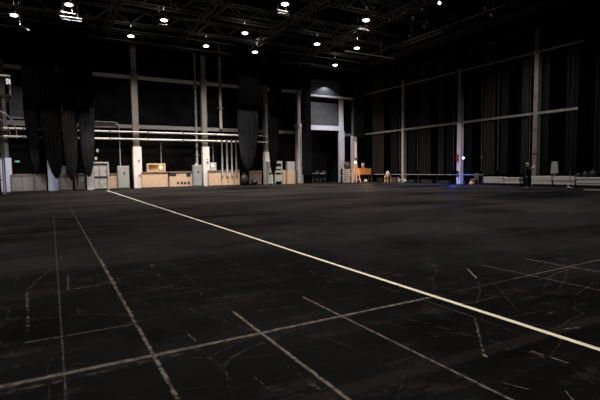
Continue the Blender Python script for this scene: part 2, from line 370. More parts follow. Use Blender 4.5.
# ------------------------------------------------------------------ columns along the right wall
def rcolumn(px, label, ys, ytop, wb, wt, mb_, mt_, extra=False):
    y = onX(px, 170, RX-.35).y; zs = onX(px, ys, RX-.35).z; zt = onX(px, ytop, RX-.35).z
    t = thing('wall_column', (RX-.3, y, 0), label, 'column')
    MB().box((RX-.45, y-wb/2, 0), (RX-.003, y+wb/2, zs), .03).build('painted_base', mb_, t)
    MB().box((RX-.43, y-wt/2, zs), (RX-.003, y+wt/2, zt), .02).build('shaft', mt_, t)
    MB().box((RX-.47, y-wt/2-.08, 9.78), (RX-.003, y+wt/2+.08, 10.04), .02).build('bracket', mt_, t)
    return t, y
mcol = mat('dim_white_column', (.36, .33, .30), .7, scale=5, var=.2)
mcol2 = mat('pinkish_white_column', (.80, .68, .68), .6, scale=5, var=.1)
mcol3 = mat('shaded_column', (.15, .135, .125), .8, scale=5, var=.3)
mcol4 = mat('upper_column_grey', (.15, .14, .14), .8, scale=5, var=.2)
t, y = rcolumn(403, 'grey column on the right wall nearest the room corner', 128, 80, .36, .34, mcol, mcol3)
t, y = rcolumn(459, 'pinkish white column lit blue at its foot on right wall', 123.5, 69, .40, .34, mcol2, mcol4)
MB().box((RX-.51, y-.03, 2.0), (RX-.45, y+.22, 2.65), .01).build('fire_alarm_box', 'red', t)
MB().box((RX-.51, y-.1, .65), (RX-.45, y+.15, 1.2), .01).build('socket_box', 'black', t)
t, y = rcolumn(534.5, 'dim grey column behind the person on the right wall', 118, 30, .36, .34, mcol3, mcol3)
for z in (2.4, 4.2):
    MB().box((RX-.49, y-.2, z), (RX-.45, y+.2, z+.08), .01).build('clamp_band', 'black', t)

# ------------------------------------------------------------------ long pipes and conduits on the back wall
def pipe(name, pts, r, m, label, cat='pipe', n=10, group=None):
    mb = MB().tube(pts, r, n); o = Vector(pts[0]); ob = mb.build(name, m, origin=o); return tag(ob, label, cat, group)
YP = BY-.65
p1 = onY(137, 132.2, YP).z; p2 = onY(137, 139.3, YP).z
def bracketed(name, x0, x1, z, label):
    t = thing(name, (x0, YP, z), label, 'pipe')
    MB().tube([(x0, YP, z), (x1, YP, z)], .085, 10).build('pipe_run', 'pipe', t)
    k = x0+1.2
    while k < x1:
        MB().box((k-.05, YP-.1, z-.11), (k+.05, YP+.12, z+.11), .01).build('pipe_clamp', 'conduit', t); k += 3.1
    return t
bracketed('horizontal_pipe', -6.0, 19.2, p1, 'upper of two long pale pipes running along the back wall')
bracketed('horizontal_pipe', -6.0, 19.2, p2, 'lower of two long pale pipes running along the back wall')
def vpipe(px, y0, y1, r, m, label, Y=BY-.2):
    a = onY(px, y0, Y); b = onY(px, y1, Y); a = Vector(((a.x+b.x)/2, Y, a.z)); b = Vector((a.x, Y, b.z))
    t = thing('vertical_conduit', b, label, 'conduit')
    MB().tube([a, b], r, 8).build('conduit_tube', m, t)
    for q in ((.25, .75) if Y > BY-.5 else ()):
        z = b.z+(a.z-b.z)*q; MB().box((a.x-r*1.6, Y-r*1.3, z-.04), (a.x+r*1.6, BY-.004, z+.04)).build('conduit_clamp', m, t)
    return t
vpipe(196, 52, 189, .11, 'conduit', 'tall grey conduit rising from the blue grey floor cabinet')
vpipe(220, 45, 129, .15, 'concrete', 'thick grey upright pipe ending above the paired pipes right of second column')
vpipe(161, 142, 163.2, .05, 'conduit_d', 'thin dark conduit dropping to the open crate', BY-.45)
vpipe(213, 142, 162.3, .05, 'conduit_d', 'thin dark conduit dropping to the small pale wall box', BY-.30)
for i, (px, w_) in enumerate(((222.2, .085), (227, .10), (231.8, .085), (236.2, .085))):
    vpipe(px, 139.5, 176, w_, 'conduit' if i < 3 else 'conduit_d', ('leftmost', 'second from left', 'third from left', 'rightmost')[i]+' of four short pipes hanging in front of beige panel', BY-.86)
a = onY(95, 121.5, BY-.3); b = onY(114, 122.5, BY-.3); c = onY(119, 128, BY-.3); e = onY(119.5, 189, BY-.3)
pipe('bent_conduit', [a, (b.x, b.y, a.z), (b.x+.3, b.y, a.z-.12), (c.x, c.y, a.z-.5), (c.x, c.y, e.z)], .05, 'conduit', 'thin bent conduit curving down to the grey green floor cabinet', 'conduit')

# ------------------------------------------------------------------ low panels along the back wall
def panel(x0, x1, ytop, label, m='beige', rail=True, Y=BY-.75, holes=(), split=None):
    a = onY(x0, ytop, Y); b = onY(x1, ytop, Y); z = (a.z+b.z)/2
    t = thing('low_wall_panel', ((a.x+b.x)/2, Y, 0), label, 'wall panel')
    mb = MB().box((a.x, Y, .06), (b.x, Y+.3, z), .015)
    mb.build('board', m, t)
    if rail: MB().box((a.x-.02, Y-.05, z), (b.x+.02, Y+.32, z+.16), .01).build('top_rail', 'rail', t)
    MB().box((a.x, Y+.03, 0), (b.x, Y+.28, .06)).build('plinth', 'black', t)
    if split: 
        for s_ in split:
            xs = onY(s_, ytop, Y).x; MB().box((xs-.025, Y-.012, .1), (xs+.025, Y-.001, z-.02)).build('joint_strip', 'rail', t)
    for hx, hy, hw, hh in holes:
        q = onY(hx, hy, Y); MB().box((q.x-hw/2, Y-.012, q.z-hh/2), (q.x+hw/2, Y-.001, q.z+hh/2), .004).build('vent_opening', 'black', t)
    return t
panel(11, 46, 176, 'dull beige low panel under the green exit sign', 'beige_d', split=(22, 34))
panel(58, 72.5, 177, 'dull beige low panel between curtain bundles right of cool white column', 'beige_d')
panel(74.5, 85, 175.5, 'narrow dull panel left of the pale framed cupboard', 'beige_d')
panel(109, 117, 175, 'narrow beige panel between pale framed cupboard and grey green cabinet')
panel(142, 168, 173.5, 'wide beige panel carrying the open lit crate', split=())
panel(169.2, 192.2, 173, 'wide beige panel with a row of small dark openings', holes=[(178, 183, .18, .22), (181.8, 183, .2, .26), (185, 183, .2, .26), (188.6, 183, .2, .26), (172.5, 174.6, .65, .3), (188.5, 175, .4, .3)])
panel(208.8, 221, 172, 'beige panel directly right of the second white based column')
panel(221.4, 239.5, 171.5, 'beige panel behind the four short hanging pipes', split=(228, 234))
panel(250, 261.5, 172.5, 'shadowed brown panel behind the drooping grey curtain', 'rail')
# vertical dark posts between panels
pipe('dark_post', [onY(168.7, 188, BY-.82)*1.0, onY(168.7, 172, BY-.82)], .05, 'black', 'thin dark post between the two wide beige panels', 'post')

# cabinets
def cabinet(x0, x1, ytop, label, m, Y=BY-1.15, knob=True, dp=.45):
    a = onY(x0, ytop, Y); b = onY(x1, ytop, Y); z = a.z
    t = thing('electrical_cabinet', ((a.x+b.x)/2, Y, 0), label, 'cabinet')
    MB().box((a.x, Y+.02, .05), (b.x, Y+dp, z), .02).build('body', m, t)
    dr = MB().box((a.x+.04, Y-.01, .12), (b.x-.04, Y+.02, z-.06), .008).build('door', m, t)
    xm = a.x+(b.x-a.x)*.55
    MB().box((xm-.05, Y-.05, z*.66), (xm+.05, Y-.01, z*.74), .005).build('lock', 'dsteel', dr)
    MB().box((a.x+.02, Y+.04, 0), (b.x-.02, Y+dp-.02, .05)).build('plinth', 'black', t)
    return t, a, b, z
t, a, b, z = cabinet(117.5, 129, 166, 'grey green floor cabinet left of the first white based column', 'cab')
t, a, b, z = cabinet(193.3, 201.6, 165, 'blue grey floor cabinet left of the second white based column', 'cab_b')
xm = (a.x+b.x)/2-.05
MB().tube([(xm, BY-.9, z), (xm, BY-.9, z+.28)], .09, 8).build('cable_gland', 'pale', t)
# small white wall box
a = onY(210.2, 162.5, BY-.55); b = onY(216.8, 171, BY-.55)
t = thing('junction_box', ((a.x+b.x)/2, BY-.3, b.z), 'small pale box on the wall above the beige panel', 'junction box')
MB().box((a.x, BY-.5, b.z), (b.x, BY-.004, a.z), .02).build('body', 'pale', t)
MB().box((a.x+.05, BY-.54, b.z+.06), (b.x-.05, BY-.5, a.z-.06), .008).build('cover', 'pale', t)
MB().box((a.x+.12, BY-.56, b.z+.45), (a.x+.32, BY-.54, b.z+.62)).build('indicator', 'lampglow', t)
# grey box behind the curtain bundles
a = onY(60, 166, BY-.4); b = onY(66.5, 175, BY-.4)
t = thing('junction_box', ((a.x+b.x)/2, BY-.3, b.z), 'dim grey wall box seen between two hanging curtain bundles', 'junction box')
MB().box((a.x, BY-.4, b.z), (b.x, BY+.004, a.z), .02).build('body', 'conduit', t)
MB().box((a.x+.05, BY-.43, b.z+.06), (b.x-.05, BY-.4, a.z-.06), .008).build('cover', 'conduit', t)

# pale framed cupboard
Y = BY-1.3; a = onY(86, 162, Y); b = onY(108.7, 162, Y); z = a.z
t = thing('framed_cupboard', ((a.x+b.x)/2, Y, 0), 'pale grey four door cupboard in a frame beside the curtain bundle', 'cupboard')
fr = MB(); fr.box((a.x, Y, 0), (a.x+.55, Y+.12, z-.3), .02); fr.box((b.x-.12, Y, 0), (b.x, Y+.12, z), .02); fr.box((a.x+.3, Y, z-.12), (b.x, Y+.12, z), .01)
fr.build('frame', 'pale', t)
MB().box((a.x+.5, Y+.13, .02), (b.x-.1, Y+.6, z-.1)).build('carcass', 'beige_d', t)
x0, x1 = a.x+.58, b.x-.2; xm = x0+(x1-x0)*.42; zm = z*.46
for q, (u0, u1, v0, v1) in enumerate(((x0, xm-.02, .1, zm-.06), (xm+.02, x1, .1, zm-.06), (x0, xm-.02, zm+.06, z-.35), (xm+.02, x1, zm+.06, z-.35))):
    dr = MB().box((u0, Y+.06, v0), (u1, Y+.11, v1), .01).build('door', 'pale', t)
    MB().box((u1-.1, Y+.03, (v0+v1)/2-.06), (u1-.06, Y+.06, (v0+v1)/2+.06)).build('handle', 'dsteel', dr)
MB().box((x0-.05, Y+.02, zm-.06), (x1+.05, Y+.10, zm+.05)).build('middle_rail', 'black', t)
a = onZ(99.5, 189.3); b = onZ(107, 189.3)
tag(MB().box((a.x, a.y-.12, .001), (b.x, a.y+.12, .06), .01).build('white_lath', 'white', origin=(a.x, a.y, 0)), 'short white lath lying on the floor before the framed cupboard', 'lath')
for px, py, l in ((97.5, 150.7, 'small pale socket on black wall, upper of two above framed cupboard'), (96, 158.5, 'small pale socket on black wall, lower of two above framed cupboard')):
    q = onY(px, py, BY-.1)
    t = thing('wall_socket', q, l, 'socket')
    MB().box((q.x-.09, BY-.08, q.z-.12), (q.x+.09, BY-.004, q.z+.12), .01).build('plate', 'white', t)
    MB().box((q.x-.04, BY-.1, q.z-.05), (q.x+.04, BY-.08, q.z+.05), .005).build('outlet', 'pale', t)

# open crate with a small lamp, on top of the beige panel
Y = BY-.72; a = onY(147, 163.4, Y); b = onY(165.6, 171.6, Y); zb = onY(155, 173.5, BY-.75).z+.165
t = thing('open_crate', ((a.x+b.x)/2, Y+.2, zb), 'open light wood crate on wide beige panel with small lamp inside', 'crate')
z1 = a.z; th = .12
MB().box((a.x, Y, zb), (b.x, Y+.45, zb+.08)).build('bottom_board', 'kraft', t)
MB().box((a.x, Y, z1-th), (b.x, Y+.45, z1)).build('top_board', 'kraft', t)
for u in (a.x, b.x-th): MB().box((u, Y, zb+.08), (u+th, Y+.45, z1-th)).build('side_board', 'kraft', t)
MB().box((a.x+th, Y+.4, zb+.08), (b.x-th, Y+.44, z1-th)).build('back_board', 'beige', t)
q = onY(160.8, 167.4, Y+.2)
t = thing('work_lamp', (q.x, q.y, zb+.085), 'small glowing work lamp standing inside the open crate', 'lamp')
MB().lathe([(.0, 0), (.12, 0), (.12, .05), (.03, .08), (.03, .3)], (q.x, q.y, zb+.085), 12).build('stand', 'dsteel', t)
MB().blob((q.x, q.y, q.z), (.15, .1, .17)).build('bulb', 'warmglow', t)
# bags on the floor before the brown panel
for i, (px, w_, h_) in enumerate(((244.5, .40, 1.1), (254.5, .36, .6))):
    q = onY(px, 186, BY-1.3)
    t = thing('black_bag', (q.x, q.y, 0), ('taller', 'shorter')[i]+' dark bag slumped on the floor under the drooping grey curtain', 'bag')
    MB().blob((q.x, q.y, h_/2), (w_, .35, h_/2), noise=.2).build('bag_body', 'black2', t)
    MB().tube([(q.x-.12, q.y, h_*.93), (q.x-.08, q.y, h_*1.15), (q.x+.08, q.y, h_*1.15), (q.x+.12, q.y, h_*.93)], .025, 6).build('handle', 'black', t)

# pale green shelf units and light wood boxes right of the third column
Y = BY-1.0
def shelf(x0, x1, ytop, label, gap):
    a = onY(x0, ytop, Y); b = onY(x1, ytop, Y); z = a.z
    t = thing('shelf_unit', ((a.x+b.x)/2, Y, 0), label, 'shelf unit')
    for u in (a.x, b.x-.08): MB().box((u, Y, 0), (u+.08, Y+.5, z), .01).build('side_panel', 'pale_g', t)
    MB().box((a.x+.08, Y+.45, 0), (b.x-.08, Y+.5, z)).build('back_panel', 'conduit_d', t)
    for k in gap: MB().box((a.x+.08, Y+.01, k[0]*z), (b.x-.08, Y+.45, k[1]*z)).build('drawer_front', 'pale_g', t)
    return t
shelf(268, 272.8, 161.5, 'narrow pale green shelf unit half behind the drooping black curtain', ((.04, .44), (.52, .74), (.8, 1)))
shelf(274.6, 282.3, 161, 'wider pale green shelf unit with open slots right of black curtain', ((.12, .42), (.5, .60), (.66, .76), (.90, 1)))
def woodbox(x0, x1, y0, y1, zb, label, m='kraft', Y=BY-1.0, dp=.6, slats=3):
    a = onY(x0, y0, Y); b = onY(x1, y1, Y); zb = b.z if zb is None else zb; z = a.z
    t = thing('wooden_box', ((a.x+b.x)/2, Y, zb), label, 'box')
    MB().box((a.x, Y, zb), (b.x, Y+dp, z), .015).build('box_body', m, t)
    for k in (0, 1): u = a.x if k == 0 else b.x-.1; MB().box((u, Y-.03, zb+.01), (u+.1, Y-.001, z-.01), .005).build('corner_batten', m, t)
    return t, z
t, z = woodbox(282.8, 286.2, 170, 182, 0, 'narrow light wood box beside the wider green shelf unit')
t, z = woodbox(287, 295.3, 171, 182, 0, 'light wood box on floor left of the shaded white column')
t, z2 = woodbox(287.3, 294.8, 161.5, 169, z+.001, 'small pale crate stacked on the light wood box', 'pale', Y=BY-.82, dp=.4)
q = onY(292.5, 168.5, BY-1.1)
t = thing('folded_rag', (q.x, BY-1.1, z), 'white rag lying at the front edge of the light wood box', 'rag')
MB().blob((q.x, BY-.92, z+.06), (.22, .055, .06), noise=.1).build('cloth', 'pale', t)

# two trolleys in the dark doorway
for i, (px) in enumerate((316.5, 326.5)):
    q = onY(px, 182, BY-.4); q.x = max(q.x, DX0+.6)
    t = thing('trolley', (q.x, BY+.6, 0), ('left', 'right')[i]+' one of two dark trolleys standing in the tall doorway', 'trolley')
    Y = BY+.3
    MB().box((q.x-.4, Y, .35), (q.x+.4, Y+.7, .42), .01).build('lower_deck', 'dsteel', t)
    MB().box((q.x-.36, Y-.02, .95), (q.x+.36, Y+.7, 1.07), .02).build('tray', 'steel' , t)
    for sx in (-.34, .34):
        for sy in (.05, .65): MB().tube([(q.x+sx, Y+sy, .12), (q.x+sx, Y+sy, 1.0)], .025, 6).build('leg', 'dsteel', t)
    for sx in (-.34, .34):
        for sy in (.05, .65): MB().tube([(q.x+sx-.03, Y+sy, .06), (q.x+sx+.03, Y+sy, .06)], .06, 10).build('wheel', 'black', t)
    MB().tube([(q.x+.34, Y+.05, 1.05), (q.x+.42, Y+.05, 1.3), (q.x+.42, Y+.65, 1.3), (q.x+.34, Y+.65, 1.05)], .02, 6).build('push_handle', 'steel', t)

# ------------------------------------------------------------------ corner group: slatted crates, bundle, plank, stepladder, box on table
Y = BY-1.6
a = onY(342.8, 168.5, Y); b = onY(349.5, 168.5, Y)
zs = [0, a.z*.48, a.z]
for k in range(2):
    x0, x1 = a.x, b.x
    t = thing('slatted_crate', ((x0+x1)/2, Y, zs[k]), ('lower', 'upper')[k]+' of two stacked grey slatted crates beside the doorway jamb', 'crate')
    MB().box((x0+.04, Y+.05, zs[k]+.02), (x1-.04, Y+.5, zs[k+1]-.03)).build('inner_body', 'black', t)
    n = 4; h = (zs[k+1]-zs[k]-.02)/n
    for i in range(n): MB().box((x0, Y-.02, zs[k]+.01+i*h), (x1, Y+.05, zs[k]+.01+i*h+h*.6), .006).build('slat', 'lilac', t)
    for u in (x0, x1-.07): MB().box((u, Y-.05, zs[k]+.004), (u+.07, Y-.02, zs[k+1]-.004)).build('corner_post', 'lilac', t)
a = onY(347.8, 163.5, Y)
t = thing('cloth_bundle', (a.x, Y, zs[2]), 'brown cloth bundle lying on the upper slatted crate', 'bundle')
MB().blob((a.x+.05, Y+.25, zs[2]+.36), (.42, .25, .36), noise=.25).build('cloth_body', 'brown', t)
MB().tube([(a.x-.1, Y-.01, zs[2]+.3), (a.x+.1, Y-.03, zs[2]+.36), (a.x+.3, Y, zs[2]+.3)], .04, 6).build('tie', 'rail', t)
a = onY(359.5, 141.5, BY-1.9); b = onY(354.3, 182, BY-1.9)
t = thing('leaning_plank', (b.x, BY-1.9, 0), 'long pinkish plank standing upright behind the lit stepladder', 'plank')
MB().bar((b.x, BY-2.2, 0), (a.x, BY-1.2, a.z), .22, .09).build('board', 'plank', t)
MB().bar((b.x+(a.x-b.x)*.55, BY-1.72, a.z*.55), (b.x+(a.x-b.x)*.6, BY-1.66, a.z*.6), .26, .14).build('clamp', 'rail', t)
# stepladder
Y = BY-3.9; a = onY(352.3, 182.9, Y); b = onY(361.5, 182.9, Y); tp = onY(357.3, 165, Y)
t = thing('stepladder', ((a.x+b.x)/2, Y, 0), 'short light wood stepladder in warm light before the leaning plank', 'stepladder')
for u, s_ in ((a.x, -.14), (b.x-.1, .14)):
    MB().bar((u, Y, 0), (tp.x+s_, Y+.3, tp.z), .11, .07).build('front_leg', 'kraft', t)
    MB().bar((u, Y+.9, 0), (tp.x+s_, Y+.4, tp.z), .09, .06).build('rear_leg', 'kraft', t)
for k in (.2, .42, .64, .84):
    xl = a.x+(tp.x-.14-a.x)*k; xr = b.x-.1+(tp.x+.14-b.x+.1)*k
    MB().box((xl, Y+.3*k-.1, tp.z*k-.03), (xr, Y+.3*k+.12, tp.z*k+.03)).build('step', 'kraft', t)
MB().box((tp.x-.22, Y+.2, tp.z), (tp.x+.22, Y+.5, tp.z+.06)).build('top_cap', 'kraft', t)
q = tp
t = thing('work_lamp', (q.x, Y+.35, tp.z+.06), 'small bright warm lamp on top of the stepladder', 'lamp')
MB().lathe([(0, 0), (.1, 0), (.1, .04), (.03, .06), (.03, .14)], (q.x, Y+.35, tp.z+.06), 12).build('stand', 'dsteel', t)
MB().blob((q.x, Y+.35, tp.z+.28), (.12, .12, .14)).build('bulb', 'warmglow', t)
# table with orange box
Y = BY-2.4; a = onY(359.5, 174.5, Y); b = onY(372.5, 174.5, Y)
t = thing('side_table', ((a.x+b.x)/2, Y, 0), 'low dark table carrying the orange wooden box', 'table')
MB().box((a.x, Y, a.z-.06), (b.x, Y+.7, a.z), .01).build('tabletop', 'rail', t)
for u in (a.x+.05, b.x-.1):
    for v in (.03, .6): MB().box((u, Y+v, 0), (u+.06, Y+v+.06, a.z-.06)).build('leg', 'rail', t)
MB().box((a.x+.06, Y+.05, .3), (b.x-.06, Y+.65, .34)).build('lower_shelf', 'rail', t)
ztb = a.z
a2 = onY(360.5, 168.3, Y); b2 = onY(371.5, 168.3, Y)
t = thing('orange_box', ((a2.x+b2.x)/2, Y+.3, ztb), 'orange wooden box on the low table right of the stepladder', 'box')
MB().box((a2.x, Y+.05, ztb+.001), (b2.x, Y+.6, a2.z-.05), .02).build('box_body', 'orange', t)
MB().box((a2.x-.02, Y+.03, a2.z-.05), (b2.x+.02, Y+.62, a2.z), .01).build('lid', 'orange', t)
q = onY(365, 162, Y)
t = thing('canister', (q.x-.05, Y+.3, a2.z), 'pale canister standing on the orange wooden box', 'canister')
MB().lathe([(0, 0), (.17, 0), (.17, .50), (.12, .56), (0, .56)], (q.x-.05, Y+.3, a2.z), 14).build('can_body', 'pale', t)
MB().lathe([(0, .56), (.06, .56), (.06, .62), (0, .62)], (q.x-.05, Y+.3, a2.z), 10).build('cap', 'rail', t)
q = onY(365.6, 182, BY-2.7)
t = thing('helmet', (q.x, BY-2.7, 0), 'small round white helmet on the floor before the low table', 'helmet')
zq = .16
MB().blob((q.x, BY-2.72, zq), (.2, .17, .16)).build('shell', 'white', t)
MB().lathe([(.19, 0), (.25, .0), (.25, .02), (.19, .03)], (q.x, BY-2.72, zq-.1), 14).build('brim', 'white', t)

# ------------------------------------------------------------------ right wall foot
# long low rail
XR = RX-1.1
def rr(px, py=175.3): return onX(px, py, XR)
y0 = rr(374).y; y1 = rr(483).y; zr = rr(430, 174.6).z
t = thing('low_rail', (XR, y1, 0), 'long thin pale rail running low along the right wall', 'rail')
MB().tube([(XR, y0, zr), (XR, y1, zr)], .032, 8).build('rail_bar', 'cab', t)
yy = y1+.1
while yy < y0:
    MB().tube([(XR, yy, .04), (XR, yy, zr)], .022, 6).build('post', 'dsteel', t)
    MB().box((XR-.12, yy-.12, 0), (XR+.12, yy+.12, .04)).build('foot', 'black', t); yy += 2.4
# stool + bottle, clutter
q = onX(387.8, 178, RX-1.6)
t = thing('wooden_stool', (q.x, q.y, 0), 'light wood stool behind the rail carrying a white jug', 'stool')
h = onX(387.8, 175.8, RX-1.6).z
MB().box((q.x-.25, q.y-.25, h-.07), (q.x+.25, q.y+.25, h), .01).build('seat', 'kraft', t)
for sx in (-.2, .2):
    for sy in (-.2, .2): MB().bar((q.x+sx*1.1, q.y+sy*1.1, 0), (q.x+sx, q.y+sy, h-.07), .07).build('leg', 'kraft', t)
MB().box((q.x-.2, q.y-.2, .2), (q.x+.2, q.y+.2, .26)).build('stretcher', 'kraft', t)
t = thing('white_jug', (q.x, q.y, h), 'white jug standing on the light wood stool', 'jug')
MB().lathe([(0, 0), (.17, .0), (.18, .3), (.12, .42), (.06, .46), (.06, .52), (0, .52)], (q.x, q.y, h), 14).build('jug_body', 'white', t)
MB().tube([(q.x, q.y-.15, h+.35), (q.x, q.y-.26, h+.3), (q.x, q.y-.17, h+.12)], .02, 6).build('handle', 'white', t)
for i, (px, w_, h_, m_, l) in enumerate(((380, .5, .45, 'black2', 'dark case on the floor left of the wooden stool'), (394, .35, .5, 'rail', 'small brown case right of the wooden stool'), (411, .6, .3, 'black2', 'flat dark case right of the grey corner column'), (427, .7, .35, 'black2', 'long dark case halfway along the low rail'), (444, .6, .3, 'black2', 'dark case just left of the pinkish column'))):
    q = onX(px, 180, RX-.75)
    t = thing('equipment_case', (q.x, q.y, 0), l, 'case')
    MB().box((q.x-.1, q.y-w_, 0), (q.x+.3, q.y+w_, h_*.7), .03).build('case_body', m_, t)
    MB().box((q.x-.1, q.y-w_, h_*.7), (q.x+.3, q.y+w_, h_), .03).build('lid', m_, t)
    MB().box((q.x-.13, q.y-.1, h_*.4), (q.x-.101, q.y+.1, h_*.5), .004).build('handle', 'dsteel', t)
for i, (px, l) in enumerate(((399.5, 'crumpled pale paper bundle left of the grey corner column'), (405, 'crumpled pale paper bundle right of the grey corner column'))):
    q = onX(px, 181, RX-1.45)
    t = thing('paper_bundle', (q.x, q.y, 0), l, 'paper')
    MB().blob((q.x, q.y, .2), (.14, .22, .2), noise=.5).build('paper_ball', 'pale', t)
    MB().bar((q.x, q.y-.05, .3), (q.x, q.y+.25, .55), .06, .05).build('loose_sheet', 'pale', t)
# blue lamp
q = onX(464, 158, RX-1.2)
t = thing('lamp_on_stand', (q.x, q.y, 0), 'small blue white lamp on a thin stand right of the pinkish column', 'lamp')
MB().tube([(q.x, q.y, .05), (q.x, q.y, q.z-.1)], .02, 6).build('pole', 'black', t)
for k in range(3):
    an = k*2*PI/3; MB().bar((q.x, q.y, .35), (q.x+.35*math.cos(an), q.y+.35*math.sin(an), .02), .03).build('tripod_leg', 'black', t)
MB().box((q.x-.05, q.y-.1, q.z-.12), (q.x+.12, q.y+.1, q.z+.12), .02).build('housing', 'black', t)
MB().blob((q.x-.09, q.y, q.z), (.06, .10, .10)).build('lens', 'blueglow', t)
LB = (q.x-.25, q.y, q.z)
# tan chair and crate
q = onX(474, 180, RX-1.5)
t = thing('tan_chair', (q.x, q.y, 0), 'tan padded chair standing right of the blue lamp', 'chair')
MB().box((q.x-.25, q.y-.28, .42), (q.x+.25, q.y+.22, .5), .03).build('seat', 'beige_d', t)
MB().box((q.x-.23, q.y-.30, .55), (q.x+.23, q.y-.22, 1.0), .03).build('backrest', 'beige_d', t)
for sx in (-.2, .2):
    MB().bar((q.x+sx, q.y-.26, 0), (q.x+sx, q.y-.26, .6), .04).build('leg', 'rail', t); MB().bar((q.x+sx, q.y+.2, 0), (q.x+sx, q.y+.2, .42), .04).build('leg', 'rail', t)
q = onX(471.5, 182, RX-2.0)
t = thing('tan_sack', (q.x, q.y, 0), 'small tan sack on the floor left of the tan chair', 'sack')
MB().blob((q.x, q.y, .17), (.16, .22, .17), noise=.2).build('sack_body', 'beige', t)
MB().tube([(q.x, q.y, .3), (q.x, q.y, .42)], [.06, .03], 8).build('tied_neck', 'beige', t)

# low pale stacked boards (kerb) along right wall
XK = RX-1.15
def kerb(p0, p1, zt, label, layers=4):
    y0 = onX(p0, 180, XK).y; y1 = onX(p1, 180, XK).y
    t = thing('board_stack', (XK, (y0+y1)/2, 0), label, 'board stack')
    h = (zt-.2)/layers
    MB().box((XK+.12, min(y0, y1)+.06, 0), (XK+.42, max(y0, y1)-.06, .2)).build('shade_strip', 'black2', t)  # dark strip added for the shade at the foot of the stack
    for i in range(layers):
        o = random.uniform(-.05, .05)
        MB().box((XK-.02*i+abs(o)*.5, min(y0, y1)+abs(o), i*h+.204), (XK+.5, max(y0, y1)-abs(o), .2+(i+1)*h-.012), .01).build('board_layer', 'kerb', t)
    return t
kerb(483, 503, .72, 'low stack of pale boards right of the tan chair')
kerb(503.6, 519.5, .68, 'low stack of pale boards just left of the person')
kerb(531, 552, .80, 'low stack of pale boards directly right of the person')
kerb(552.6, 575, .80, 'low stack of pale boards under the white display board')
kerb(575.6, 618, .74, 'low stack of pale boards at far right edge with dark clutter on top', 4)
# white box on top
q = onX(554, 172, XK+.25)
ya, yb = onX(550.3, 170, XK+.2).y, onX(558, 170, XK+.2).y; zt = onX(554, 161.5, XK+.2).z
t = thing('display_board', (XK+.25, (ya+yb)/2, .80), 'pale rectangular board standing on a dark foot above the board stack', 'board')
MB().box((XK+.1, min(ya, yb)+.05, .80), (XK+.4, max(ya, yb)-.05, 1.0), .02).build('foot', 'black', t)
MB().add([(XK+.2, max(ya, yb), 1.0), (XK+.2, min(ya, yb)-.02, 1.0), (XK+.3, min(ya, yb)+.12, zt), (XK+.3, max(ya, yb)-.03, zt), (XK+.26, max(ya, yb), 1.0), (XK+.26, min(ya, yb)-.02, 1.0), (XK+.36, min(ya, yb)+.12, zt), (XK+.36, max(ya, yb)-.03, zt)],
         [(0,1,2,3),(7,6,5,4),(0,4,5,1),(1,5,6,2),(2,6,7,3),(3,7,4,0)]).build('face', mat('dim_white_board', (.20, .195, .18), .7, scale=3, var=.15), t)
q = onX(568, 185, XK-.15)
t = thing('upright_stick', (XK-.12, q.y, 0), 'thin pale stick leaning against the board stack', 'stick')
MB().tube([(XK-.14, q.y, 0), (XK-.06, q.y-.08, onX(568, 170.5, XK).z)], .018, 6).build('shaft', 'kerb', t)
MB().tube([(XK-.146, q.y+.006, 0.0), (XK-.14, q.y, .05)], .026, 6).build('ferrule', 'dsteel', t)
for i, (px, w_, h_, l) in enumerate(((577.5, .22, .22, 'dark satchel lying on the far right board stack, leftmost'), (584.5, .22, .3, 'dark rounded satchel in the middle of the far right board stack'), (592, .26, .4, 'largest dark satchel on the far right board stack by the frame edge'))):
    q = onX(px, 172, XK+.1)
    t = thing('dark_satchel', (XK+.2, q.y, .74), l, 'bag')
    MB().blob((XK+.2, q.y, .765+h_/2), (.18, w_, h_/2), noise=.15).build('bag_body', 'black2', t)
    MB().tube([(XK+.2, q.y-.1, .74+h_*.9), (XK+.2, q.y, .74+h_*1.3), (XK+.2, q.y+.1, .74+h_*.9)], .02, 6).build('strap', 'black', t)
for (px0, px1, py, dx, l, m_) in ((557, 573, 187.0, .35, 'thin pale board lying on the floor before the board stack', 'kerb'), (584, 622, 190.3, .3, 'long pinkish white strip lying on the floor at far right', mat('pinkish_strip', (.36, .31, .29), .6, scale=4, var=.1))):
    a = onZ(px0, py); b = onZ(px1, py+.8)
    o = MB().bar((a.x, a.y, .035), (b.x, b.y, .035), .22, .06).build('floor_board', m_, origin=(a.x, a.y, 0)); tag(o, l, 'board')
# small lights on right wall
for px, py, l, m_ in ((387, 159, 'tiny pale light on the right wall above the wooden stool', 'pale'), (481, 157, 'tiny dim light on the right wall right of the blue lamp', 'conduit')):
    q = onX(px, py, RX-.1)
    t = thing('wall_light', q, l, 'wall light')
    MB().box((RX-.08, q.y-.12, q.z-.1), (RX-.004, q.y+.12, q.z+.1), .01).build('plate', m_, t)
    MB().blob((RX-.1, q.y, q.z), (.05, .08, .07)).build('bulb', m_, t)

# exit sign
q = onY(17.3, 161.5, BY-.2)
t = thing('exit_sign', (q.x, BY-.1, q.z-.15), 'small glowing green sign on the dark wall at far left', 'sign')
MB().box((q.x-.17, BY-.14, q.z-.09), (q.x+.17, BY-.004, q.z+.09), .01).build('housing', 'black', t)
MB().box((q.x-.15, BY-.16, q.z-.06), (q.x+.15, BY-.14, q.z+.06)).build('sign_face', 'green', t)

